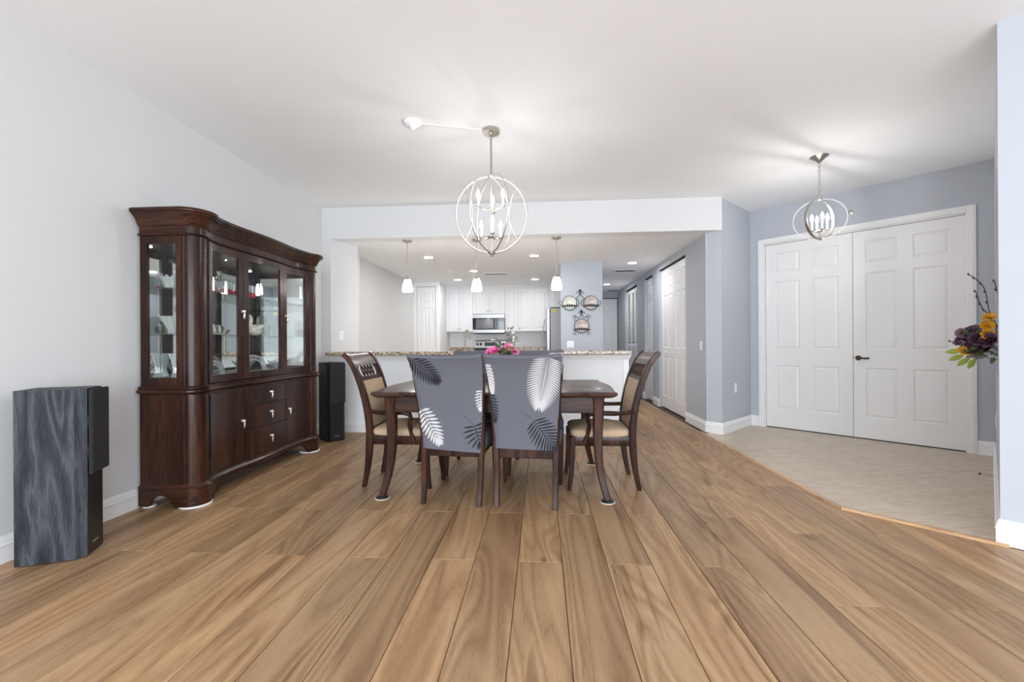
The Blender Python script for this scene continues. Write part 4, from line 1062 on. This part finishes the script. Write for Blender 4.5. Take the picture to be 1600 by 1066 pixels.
for i in range(34):
    a = rnd.uniform(0, 2 * PI); leaf(ft_, LG if i % 4 else LL, (.03 * math.cos(a), .03 * math.sin(a) - .02 * (i % 2), rnd.uniform(.14, .27)), a, R(rnd.uniform(-10, 60)), rnd.uniform(.07, .12), rnd.uniform(-.5, .5))
for i, (tx, ty, tz) in enumerate(((.07, .02, .475), (.10, -.01, .43), (.04, .03, .42), (-.05, 0, .39), (-.08, .02, .37), (.115, .03, .39), (-.02, .0, .36), (.085, .04, .36))):
    pts = spline([(0, 0, .12), (tx * .4, ty * .4, tz * .6), (tx, ty, tz)], 5); st = MB().tube(pts, .0022, 5).build('twig', 'twig', ft_)
    br = MB()
    for k in range(9):
        q = Vector(pts[-1 - k // 2 - 1]) + Vector((rnd.uniform(-.022, .022), rnd.uniform(-.02, .02), rnd.uniform(-.018, .025))); br.sphere(q, rnd.uniform(.007, .013), nu=6, nv=4)
    br.build('berries', ('mauve', 'cream', 'greyleaf')[i % 3], st, 60, kind='stuff')
    for k in range(3):
        q = pts[-2 - k * 2]; leaf(ft_, LGY, q, rnd.uniform(0, 6.28), R(rnd.uniform(0, 50)), rnd.uniform(.035, .055))
# bouquet in the wall niche at the right edge
nb = thing('niche_bouquet', 'purple and yellow flower bouquet spilling from the wall niche at the right', 'flowers', (SV[0] + .97 * RU[0] + .07 * RU[1], SV[1] + .97 * RU[1] - .07 * RU[0], .8601), RA)
MB().lathe([(.045, 0), (.05, .006), (.028, .03), (.04, .08), (.062, .14), (.058, .14), (.03, .06)], 30, rib=.03, ribn=10).build('vase', 'crystal', nb, 50)
for i, (c, r, m) in enumerate((((.02, .18, .29), .062, 'purple'), ((.03, .22, .235), .058, 'purple'), ((-.03, .15, .25), .062, 'purple'), ((-.01, .17, .19), .058, 'purple'), ((.02, .12, .20), .055, 'purple'), ((.0, .115, .345), .040, 'yellow'), ((.01, .105, .40), .040, 'yellow'), ((-.04, .115, .285), .040, 'yellow'), ((-.02, .225, .165), .042, 'yellow'), ((-.06, .10, .24), .055, 'purple'), ((.03, .24, .30), .035, 'mauve'), ((.0, .255, .22), .032, 'mauve'))):
    f = petal_flower(c, r, m, (5, 7, 9), nb, i + 20); f.rotation_euler = (R(rnd.uniform(-30, 20)), R(-62 + rnd.uniform(-20, 20)), 0)
    MB().tube([(0, 0, .10), (c[0] * .6, c[1] * .5, c[2] * .75), c], .003, 6).build('stem', 'green', nb)
for i in range(22):
    a = rnd.uniform(.2, PI - .2); leaf(nb, LG if i % 3 else LGY, (.03 * math.cos(a), .07 + .07 * math.sin(a), rnd.uniform(.12, .28)), a, R(rnd.uniform(-40, 45)), rnd.uniform(.07, .12), R(rnd.uniform(20, 80)))
for p, a, el in (((-.02, .23, .14), R(85), -25), ((-.02, .20, .12), R(95), -40), ((-.03, .24, .17), R(80), -5), ((-.02, .17, .12), R(100), -60)): leaf(nb, LL, p, a, R(el), .085, R(65))
for pts in ([(0, .02, .12), (.02, .10, .42), (.02, .13, .62), (.01, .20, .72)], [(0, .02, .12), (.03, .08, .38), (.05, .14, .48), (.06, .17, .60)], [(0, .0, .12), (0, .05, .45), (.0, .08, .66)], [(0, .03, .12), (.04, .20, .22), (.06, .30, .24)]):
    tw = MB().tube(spline(pts, 5), .0032, 5).build('twig', 'twig', nb)
    bd = MB()
    for k in range(5): q = Vector(spline(pts, 5)[-1 - 2 * k]); bd.sphere(q + Vector((0, .006, .004)), .006, .006, .010, 6, 4)
    bd.build('buds', 'twig', tw, 60, kind='stuff')

# ------------------------------------------------------------------ lamps
def ring_pts(r, h, az, n=64, tilt=0):
    return [(r * math.cos(2 * PI * k / n) * math.cos(az), r * math.cos(2 * PI * k / n) * math.sin(az), h * math.sin(2 * PI * k / n)) for k in range(n)]
def candle(parent, c, h=.085, m='bulb'):
    MB().lathe([(.018, -.006), (.020, 0), (.010, .004), (.009, .006)], 14, c).build('drip_cup', 'nickel', parent, 40)
    MB().cyl((c[0], c[1], c[2]), .0085, .004, h, 12).build('candle_sleeve', 'candle', parent, 40)
    MB().lathe([(.006, h), (.012, h + .014), (.0135, h + .028), (.010, h + .046), (.003, h + .062), (.0008, h + .068)], 14, c).build('bulb', m, parent, 60)
ch = thing('orb_chandelier', 'large open-orb candle chandelier hanging above the dining table', 'chandelier', (-.392, 3.441, 0))
ZC, OR, OH = 2.148, .288, .308
MB().lathe([(.070, 2.806), (.070, 2.826), (.064, 2.8328)], 32).build('canopy', 'nickel', ch, 40)
MB().lathe([(.010, 2.795), (.014, 2.806)], 14).build('canopy_nut', 'nickel', ch, 40)
MB().cyl((0, 0, 0), .0085, 2.46, 2.80, 12).build('rod', 'nickel', ch, 40)
def orb(parent, z, specs, r, m, flat=.5):
    for rr, hh, az in specs:
        mb = MB(); mb.T = Matrix.Translation((0, 0, z)); mb.tube(ring_pts(rr, hh, az), r, 8, True); mb.build('hoop', m, parent, 60)
orb(ch, ZC, [(OR, OH, R(0 + 4)), (OR, OH, R(62)), (OR, OH, R(122))], .0054, 'nickel_pale')
for s in (-1, 1):       # inward-curving side ribs
    pts = spline([(s * .200, -.02, ZC + .205), (s * .165, -.03, ZC + .10), (s * .152, -.03, ZC), (s * .160, -.03, ZC - .10), (s * .205, -.02, ZC - .205)], 6)
    MB().tube(pts, .0045, 8).build('side_rib', 'nickel_pale', ch, 60)
MB().lathe([(.006, ZC + OH - .015), (.024, ZC + OH - .006), (.028, ZC + OH + .004), (.012, ZC + OH + .014)], 20).build('top_hub', 'nickel', ch, 40)
MB().lathe([(.004, ZC - OH - .032), (.012, ZC - OH - .026), (.010, ZC - OH - .018), (.030, ZC - OH - .010), (.034, ZC - OH + .002), (.010, ZC - OH + .012)], 20).build('finial', 'nickel', ch, 40)
MB().cyl((0, 0, 0), .006, ZC - OH, ZC + OH, 10).build('column', 'nickel_pale', ch, 40)
for z, rad, ang, hub in ((2.200, .112, (208, 332, 90), .030), (1.975, .092, (282, 160, 42), .032)):
    MB().lathe([(.006, z - .022), (hub, z - .012), (hub, z - .004), (.008, z + .008)], 18).build('arm_hub', 'nickel', ch, 40)
    for a in ang:
        ca_, sa_ = math.cos(R(a)), math.sin(R(a))
        MB().tube(spline([(0, 0, z - .008), (rad * .5 * ca_, rad * .5 * sa_, z - .020), (rad * ca_, rad * sa_, z - .004)], 5), .0042, 8).build('candle_arm', 'nickel', ch, 60)
        candle(ch, (rad * ca_, rad * sa_, z), .07)
# white ceiling cap and surface cord feeding the chandelier
cp = thing('ceiling_fixture', 'white conical ceiling cap left of the chandelier', 'ceiling fitting', (-.983, 3.273, 0))
MB().lathe([(.012, 2.776), (.020, 2.786), (.045, 2.800), (.066, 2.812), (.068, 2.8328)], 32).build('dome', 'plate_w', cp, 40)
MB().lathe([(.005, 2.766), (.011, 2.770), (.011, 2.778)], 14).build('nozzle', 'plate_w', cp, 40)
o = MB().tube([(-.922, 3.290, 2.8285), (-.46, 3.421, 2.8285)], .0042, 8).build('surface_cord', 'plate_w', None, 60); tag(o, 'white cord running along the ceiling from the cap to the chandelier', 'cord')

eo = thing('entry_pendant', 'small chrome orb pendant on a chain in front of the entry door', 'pendant lamp', (2.607, 4.188, 0), R(-33))
MB().lathe([(.012, 2.775), (.022, 2.790), (.060, 2.822), (.078, 2.8328)], 32).build('canopy', 'nickel', eo, 40)
z = 2.772; k = 0
while z > 2.475:
    mb = MB(); az = 0 if k % 2 else PI / 2; mb.T = Matrix.Translation((0, 0, z)); mb.tube(ring_pts(.0085, .015, az, 16), .0022, 6, True); mb.build('chain_link', 'nickel', eo, 60); z -= .0235; k += 1
mb = MB(); mb.T = Matrix.Translation((0, 0, 2.458)); mb.tube(ring_pts(.022, .024, .3, 24), .0035, 8, True); mb.build('loop', 'nickel', eo, 60)
def band(parent, z0, r, h, az, w_, th, m):
    rows = []; n = 64
    for i in range(n):
        a = 2 * PI * i / n; ca_, sa_ = math.cos(a), math.sin(a)
        def P(rad_s, off): 
            u = (r + rad_s) * ca_; v = (h + rad_s) * sa_
            return (u * math.cos(az) - off * math.sin(az), u * math.sin(az) + off * math.cos(az), z0 + v)
        rows.append([P(th / 2, w_ / 2), P(th / 2, -w_ / 2), P(-th / 2, -w_ / 2), P(-th / 2, w_ / 2)])
    return MB().grid(rows, cu=True, cv=True).build('hoop', m, parent, 40)
band(eo, 2.247, .208, .188, R(3), .012, .005, 'nickel_pale'); band(eo, 2.247, .192, .186, R(58), .024, .006, 'nickel')
MB().lathe([(.006, 2.420), (.018, 2.428), (.020, 2.436), (.006, 2.444)], 16).build('top_hub', 'nickel', eo, 40)
MB().lathe([(.004, 2.05), (.016, 2.058), (.018, 2.068), (.006, 2.08)], 16).build('bottom_hub', 'nickel', eo, 40)
MB().cyl((0, 0, 0), .005, 2.07, 2.16, 10).build('stem', 'nickel', eo, 40)
MB().lathe([(.006, 2.125), (.026, 2.132), (.026, 2.138), (.006, 2.145)], 18).build('arm_hub', 'nickel', eo, 40)
for a in (20, 110, 200, 290):
    ca_, sa_ = math.cos(R(a)), math.sin(R(a)); rad = .062
    MB().tube([(0, 0, 2.135), (rad * .6 * ca_, rad * .6 * sa_, 2.128), (rad * ca_, rad * sa_, 2.142)], .004, 8).build('candle_arm', 'nickel', eo, 60); candle(eo, (rad * ca_, rad * sa_, 2.145), .085, 'bulb_entry')

for x, y, lab in ((-1.714, 5.43, 'left'), (-.820, 5.47, 'middle'), (.203, 5.44, 'right')):
    p = thing('bar_pendant', {'left': 'glass bell pendant over the left end of the bar', 'middle': 'glass bell pendant over the bar behind the chandelier', 'right': 'glass bell pendant over the bar beside the blue wall'}[lab], 'pendant lamp', (x, y, 0), 0, 'bar pendants')
    MB().lathe([(.010, 2.405), (.018, 2.414), (.060, 2.428), (.064, 2.4398)], 28).build('canopy', 'nickel', p, 40)
    MB().cyl((0, 0, 0), .0045, 1.985, 2.41, 10).build('rod', 'nickel', p, 40)
    MB().lathe([(.007, 1.99), (.009, 1.965), (.026, 1.955), (.030, 1.945), (.030, 1.935), (.012, 1.933)], 20).build('socket_cap', 'nickel', p, 40)
    for s in (-1, 1): MB().tube([(s * .028, 0, 1.945), (s * .040, 0, 1.944)], .006, 8).build('thumb_screw', 'nickel', p, 40)
    MB().lathe([(.020, 1.942), (.034, 1.934), (.047, 1.912), (.057, 1.878), (.0645, 1.830), (.066, 1.795), (.063, 1.778), (.058, 1.778), (.058, 1.850), (.038, 1.92)], 32, rib=.012, ribn=8).build('glass_shade', 'shade', p, 60)

can_l = ['over the left end of the kitchen', 'left of the kitchen centre, mid depth', 'between the middle and right bar pendants', 'in front of the kitchen cabinets beside the fridge', 'in the hall, nearest the viewer', 'in the hall, farthest from the viewer', 'near the pantry door at the kitchen back']
for (x, y), lab in zip(((-1.719, 6.496), (-1.221, 7.78), (-.09, 6.512), (-.113, 8.93), (1.533, 7.276), (1.507, 9.89), (-1.72, 8.84)), can_l):
    c = thing('recessed_light', 'round recessed ceiling light ' + lab, 'ceiling light', (x, y, 0), 0, 'recessed ceiling lights')
    MB().lathe([(.088, 2.4399), (.088, 2.435), (.066, 2.430), (.064, 2.4385)], 32, caps=False).build('trim_ring', 'plate_w', c, 40)
    MB().lathe([(.064, 2.4335), (.03, 2.4330), (.001, 2.4330)], 32, caps=False).build('lens', 'can', c)
for x, y, L, W_, lab in ((-.851, 8.184, .40, .12, 'in the kitchen ceiling'), (1.572, 8.075, .36, .17, 'in the hall ceiling between two lights'), (1.84, 11.1, .24, .2, 'at the far end of the hall ceiling')):
    v = thing('ceiling_vent', 'white slotted air vent ' + lab, 'vent', (x, y, 0))
    f = MB(); 
    for a in ((-L / 2 - .03, L / 2 + .03, -W_ / 2 - .03, -W_ / 2), (-L / 2 - .03, L / 2 + .03, W_ / 2, W_ / 2 + .03), (-L / 2 - .03, -L / 2, -W_ / 2, W_ / 2), (L / 2, L / 2 + .03, -W_ / 2, W_ / 2)): f.box(a[0], a[1], a[2], a[3], 2.432, 2.4399)
    f.build('frame', 'plate_w', v); B(-L / 2, L / 2, -W_ / 2, W_ / 2, 2.437, 2.4399).build('slot', 'vent', v)
    s = MB(); 
    for k in range(5): yy = lerp(-W_ / 2, W_ / 2, (k + .5) / 5); s.add([(-L / 2, yy - .008, 2.434), (L / 2, yy - .008, 2.434), (L / 2, yy + .006, 2.438), (-L / 2, yy + .006, 2.438)], [(0, 1, 2, 3)])
    s.build('louver_slats', 'steel_d', v, kind='stuff')
for x, y, lab in ((-1.638, 7.736, 'in the kitchen ceiling left of the vent'), (1.519, 6.577, 'in the hall ceiling in front of the light')):
    o = MB().lathe([(.006, 2.415), (.018, 2.418), (.010, 2.425), (.012, 2.432), (.038, 2.435), (.040, 2.4399)], 20).build('ceiling_sprinkler', 'plate_w', None, 40, loc=(x, y, 0)); tag(o, 'small sprinkler head ' + lab, 'sprinkler')

# ------------------------------------------------------------------ bar top and kitchen
bt = B(-2.645, 1.062, 5.085, 5.50, .9705, 1.012, c=.007).build('bar_counter', 'granite'); tag(bt, 'speckled brown granite bar top spanning the opening', 'counter')
lc = B(-2.45, 1.0, 5.405, 6.05, .88, .91, c=.005).build('sink_counter', 'granite'); tag(lc, 'lower granite sink counter behind the bar', 'counter')
sb = thing('sink_cabinet', 'white base cabinet under the sink counter', 'cabinet', (0, 0, 0)); B(-2.44, .98, 5.405, 6.02, .10, .88).build('body', 'cabwhite', sb); B(-2.44, .98, 5.405, 5.96, 0, .10).build('toe_kick', 'cabwhite', sb)
fa = thing('kitchen_faucet', 'nickel gooseneck pull-down faucet behind the bar', 'faucet', (-1.025, 5.74, .91), R(0))
MB().lathe([(.028, 0), (.028, .006), (.020, .012), (.017, .10), (.013, .11)], 20).build('base', 'faucet', fa, 40)
MB().tube(spline([(0, 0, .10), (.0, 0, .25), (.006, 0, .34), (.025, 0, .378), (.046, 0, .36), (.055, 0, .32)], 6), .011, 12).build('spout', 'faucet', fa, 60)
MB().tube([(.055, 0, .325), (.058, 0, .28), (.060, 0, .255)], [.013, .017, .018], 12).build('spray_head', 'faucet', fa, 60)
MB().tube([(0, -.012, .06), (-.03, -.03, .085), (-.065, -.04, .10)], .007, 8).build('handle', 'faucet', fa, 60)
# upper cabinets
KF = 9.80
def kdoor(parent, x0, x1, z0, z1, knob=None):
    mb = MB(); s = .052; y = KF - .020
    mb.box(x0, x1, y + .010, KF, z0, z1)
    for a in ((x0, x0 + s, z0, z1), (x1 - s, x1, z0, z1), (x0 + s, x1 - s, z0, z0 + s), (x0 + s, x1 - s, z1 - s, z1)): mb.box(a[0], a[1], y, y + .0105, a[2], a[3])
    d = mb.build('door', 'cabwhite', parent); p = MB(); frustum(p, x0 + s + .008, x1 - s - .008, z0 + s + .008, z1 - s - .008, y + .0105, .007, .03); p.build('raised_panel', 'cabwhite', d)
    if knob is not None:
        k = MB(); k.T = Matrix.Translation((knob, y, z0 + .06)) @ Matrix.Rotation(PI / 2, 4, 'X'); k.lathe([(.006, 0), (.006, .012), (.014, .018), (.014, .026), (.006, .030)], 14); k.build('knob', 'nickel', d, 40)
def upper(label, x0, x1, z0, doors):
    c = thing('wall_cabinet', label, 'cabinet', (0, 0, 0), 0, 'white kitchen wall cabinets')
    B(x0 + .001, x1 - .001, KF, 10.14, z0, 2.36).build('body', 'cabwhite', c)
    for a, b, k in doors: kdoor(c, a + .003, b - .003, z0 + .012, 2.35, k)
    return c
kx = lambda px: (px - 697.4) / (858 - 697.4) * (.194 + 2.185) - 2.185
xs = [kx(v) for v in (697.4, 719.0, 739.6, 765.0, 789.8, 810.3, 831.0, 857)]
upper('white two-door wall cabinet left of the microwave', xs[0], xs[2], 1.372, [(xs[0], xs[1], xs[1] - .03), (xs[1], xs[2], xs[1] + .03)])
upper('short white two-door wall cabinet above the microwave', xs[2], xs[4], 1.775, [(xs[2], xs[3], xs[3] - .03), (xs[3], xs[4], xs[3] + .03)])
upper('narrow white one-door wall cabinet right of the microwave', xs[4], xs[5], 1.372, [(xs[4], xs[5], None)])
upper('white two-door wall cabinet beside the fridge', xs[5], xs[7], 1.372, [(xs[5], xs[6], xs[5] + .03), (xs[6], xs[7], None)])
o = molding('trim_6', [(xs[0] - .002, 10.1), (xs[0] - .002, KF - .02), (.895, KF - .02)][1:], [(-.02, 2.35), (.004, 2.35), (.008, 2.37), (.03, 2.41), (.036, 2.438), (-.02, 2.438)], 'cabwhite', label='white crown moulding above the wall cabinets')
upper('short white wall cabinet above the fridge', xs[7], .895, 1.865, [(xs[7], .54, None), (.54, .895, None)])
# microwave
mw = thing('microwave', 'stainless over-the-range microwave with dark window', 'microwave', (0, 0, 0))
a, b, z0, z1, y = xs[2] + .004, xs[4] - .004, 1.345, 1.768, 9.735
B(a, b, y + .02, 10.13, z0, z1, c=.004).build('body', 'steel_d', mw)
B(a, b, y - .0, y + .022, z1 - .085, z1, c=.003).build('vent_trim', 'steel', mw); B(a, b, y, y + .022, z0, z0 + .075, c=.003).build('bottom_trim', 'steel', mw)
d = B(a, a + .565, y, y + .021, z0 + .077, z1 - .087, c=.003).build('door', 'blackglass', mw)
B(a + .085, a + .475, y - .002, y + .001, z0 + .10, z1 - .11).build('window', 'ovenwindow', d)
MB().tube([(a + .535, y - .025, z0 + .09), (a + .535, y - .028, lerp(z0, z1, .5)), (a + .535, y - .025, z1 - .10)], .010, 10).build('handle', 'steel', d, 60)
cpn = B(a + .568, b, y, y + .021, z0 + .077, z1 - .087, c=.003).build('control_panel', 'blackglass', mw)
kp = MB()
for i in range(5):
    for j in range(3): kp.box(a + .605 + j * .042, a + .632 + j * .042, y - .001, y + .001, z0 + .095 + i * .034, z0 + .112 + i * .034)
kp.build('keypad', 'lettering', cpn)
B(a + .02, b - .02, 9.77, 10.1, z0 - .016, z0 + .001).build('hood_filter', 'black', mw)
# range
rg = thing('kitchen_range', 'stainless range with black glass top below the microwave', 'stove', (0, 0, 0))
B(a, b, 9.55, 10.12, .0, .91, c=.004).build('body', 'steel', rg); B(a - .003, b + .003, 9.52, 10.13, .91, .925, c=.003).build('cooktop', 'blackglass', rg)
bgd = MB(); bgd.add([(a, 10.05, .925), (b, 10.05, .925), (b, 10.05, 1.02), (a, 10.05, 1.02), (a, 10.085, 1.155), (b, 10.085, 1.155), (a, 10.13, 1.185), (b, 10.13, 1.185), (a, 10.13, .925), (b, 10.13, .925)],
                    [(0, 1, 2, 3), (3, 2, 5, 4), (4, 5, 7, 6), (6, 7, 9, 8), (0, 3, 4, 6, 8), (1, 9, 7, 5, 2)]); bgd.build('back_guard', 'steel', rg)
B(a + .23, a + .50, 10.046, 10.09, 1.045, 1.13, c=.003).build('display', 'blackglass', rg)
for xk in (a + .06, a + .14, b - .14, b - .06):
    k = MB(); k.T = Matrix.Translation((xk, 10.068, 1.09)) @ Matrix.Rotation(PI / 2 + .25, 4, 'X'); k.lathe([(.026, 0), (.024, .02), (.010, .024)], 16); k.build('control_knob', 'black', rg, 40)
B(a + .0, b - .0, 10.044, 10.05, .93, 1.0).build('lower_band', 'black', rg)
# back counter and splash
for x0, x1, lab in ((-2.165, a - .006, 'left of the range'), (b + .006, .11, 'right of the range')):
    o = MB().box(x0, x1, 9.78 if x1 > 0 else 9.50, 10.13, .88, .912, c=.004).build('back_counter', 'granite'); tag(o, 'granite back counter ' + lab, 'counter')
    B(x0, x1, 10.112, 10.138, .912, 1.015, c=.003).build('backsplash_strip', 'granite', o)
    cbn = thing('base_cabinet', 'white base cabinet ' + lab, 'cabinet', (0, 0, 0)); B(x0 + .002, x1 - .002, 9.55, 10.13, .10, .88).build('body', 'cabwhite', cbn); B(x0 + .002, x1 - .002, 9.60, 10.13, 0, .10).build('toe_kick', 'cabwhite', cbn)
    B(x0 + .01, x1 - .01, 9.53, 9.55, .12, .86, c=.003).build('door', 'cabwhite', cbn)
# fridge (faces the kitchen, so its side turns to the viewer)
fr = thing('refrigerator', 'stainless refrigerator seen from its side next to the blue wall', 'refrigerator', (0, 0, 0))
B(.200, .88, 8.93, 9.76, .03, 1.83, c=.004).build('body', 'steel_d', fr)
B(.120, .192, 8.925, 9.34, .06, 1.84, c=.012).build('door', 'steel', fr); B(.120, .192, 9.35, 9.765, .06, 1.84, c=.012).build('door', 'steel', fr)
B(.194, .201, 8.94, 9.75, .06, 1.82).build('gasket', 'black', fr)
for y in (9.30, 9.39): MB().tube(spline([(.12, y, .72), (.075, y, .80), (.045, y, 1.18), (.075, y, 1.56), (.12, y, 1.62)], 6), .011, 10).build('handle', 'steel', fr, 60)
B(.205, .87, 8.94, 9.74, 1.83, 1.85).build('hinge_cover', 'black', fr)
o = B(.235, .33, 8.9275, 8.9298, 1.745, 1.805).build('yellow_sticker', 'gold', fr)

# ------------------------------------------------------------------ plate racks on the blue wall
YP = 7.16
def scroll(c, r, a0, turns, s=1, n=18):
    return [(c[0] + s * r * (1 - .65 * k / n) * math.cos(a0 + turns * 2 * PI * k / n), YP - .012, c[1] + r * (1 - .65 * k / n) * math.sin(a0 + turns * 2 * PI * k / n)) for k in range(n + 1)]
def finial_pt(mb, x, z):
    mb.add([(x, YP - .012 + d, z + h) if not w_ else (x + w_, YP - .012, z + h) for w_, h, d in ((0, .055, 0), (.026, .022, 0), (0, .0, 0), (-.026, .022, 0), (0, .022, .008), (0, .022, -.008))],
           [(0, 1, 5), (1, 2, 5), (2, 3, 5), (3, 0, 5), (1, 0, 4), (2, 1, 4), (3, 2, 4), (0, 3, 4)])
def plate(label, c, r, m):
    o = MB(); o.T = Matrix.Translation((c[0], YP - .014, c[1])) @ Matrix.Rotation(PI / 2, 4, 'X')
    o.lathe([(r * .5, 0), (r * .62, .003), (r * .72, .010), (r, .016), (r * .99, .019), (r * .70, .013), (r * .58, .006), (.001, .005)], 40, caps=False); o = o.build('decorative_plate', m, None, 60); return tag(o, label, 'plate')
def rack_cup(mb, x, z, w_):
    for k in range(7):
        u = lerp(-w_, w_, k / 6); mb.sphere((x + u, YP - .046, z + .012 * math.cos(u / w_ * PI / 2)), .017, .008, .014 + .008 * math.cos(u / w_ * PI / 2), 8, 6)
    for s in (-1, 1): mb.tube([(x + s * w_ * .98, YP - .002, z), (x + s * w_ * .98, YP - .046, z)], .004, 6)
r2 = thing('plate_rack', 'black wrought-iron rack holding two plates, upper on the blue wall', 'plate rack', (0, 0, 0))
for cx, s in ((.478, -1), (.827, 1)):
    MB().tube([(cx + .118 * math.cos(2 * PI * k / 40), YP - .008, 1.765 + .118 * math.sin(2 * PI * k / 40)) for k in range(40)], .0048, 6, True).build('hoop', 'iron', r2, 60)
    MB().tube(scroll((cx + s * .135, 1.755), .048, PI / 2, -.55, s), .004, 6).build('side_scroll', 'iron', r2, 60)
    mb = MB(); rack_cup(mb, cx, 1.712, .115); mb.build('leaf_rail', 'iron', r2, 60)
    MB().tube(spline([(.653, YP - .012, 1.955), (.653 + s * .006, YP - .012, 1.90), (.653 + s * .06, YP - .012, 1.84), (.653 + s * .015, YP - .012, 1.78), (.653 + s * .035, YP - .012, 1.71)], 6), .0045, 6).build('centre_scroll', 'iron', r2, 60)
    MB().tube(scroll((.653 + s * .030, 1.925), .032, PI, -.7, -s), .004, 6).build('small_scroll', 'iron', r2, 60)
mb = MB(); finial_pt(mb, .653, 1.945); mb.build('finial', 'iron', r2)
plate('pale floral plate in the left hoop of the upper rack', (.478, 1.768), .108, 'plate1'); plate('rose-patterned plate in the right hoop of the upper rack', (.827, 1.768), .108, 'plate2')
r1 = thing('plate_rack', 'black wrought-iron rack holding one plate, lower on the blue wall', 'plate rack', (0, 0, 0)); cx = .672
MB().tube([(cx + .118 * math.cos(2 * PI * k / 40), YP - .008, 1.385 + .118 * math.sin(2 * PI * k / 40)) for k in range(40)], .0048, 6, True).build('hoop', 'iron', r1, 60)
mb = MB(); rack_cup(mb, cx, 1.325, .115); mb.build('leaf_rail', 'iron', r1, 60)
for s in (-1, 1):
    MB().tube(spline([(cx, YP - .012, 1.62), (cx + s * .012, YP - .012, 1.555), (cx + s * .07, YP - .012, 1.525), (cx + s * .105, YP - .012, 1.545)], 6), .0045, 6).build('centre_scroll', 'iron', r1, 60)
    MB().tube(scroll((cx + s * .12, 1.535), .036, PI, -.8, s), .004, 6).build('side_scroll', 'iron', r1, 60)
    MB().tube(scroll((cx + s * .030, 1.595), .030, PI, -.7, -s), .004, 6).build('small_scroll', 'iron', r1, 60)
    MB().tube(scroll((cx + s * .125, 1.27), .036, PI / 2, .8, s), .004, 6).build('foot_scroll', 'iron', r1, 60)
    MB().tube([(cx + s * .105, YP - .010, 1.52), (cx + s * .112, YP - .010, 1.46)], .004, 6).build('strap', 'iron', r1, 60)
mb = MB(); finial_pt(mb, cx, 1.605); mb.build('finial', 'iron', r1)
plate('rose-patterned plate in the single lower rack', (cx, 1.388), .108, 'plate2')
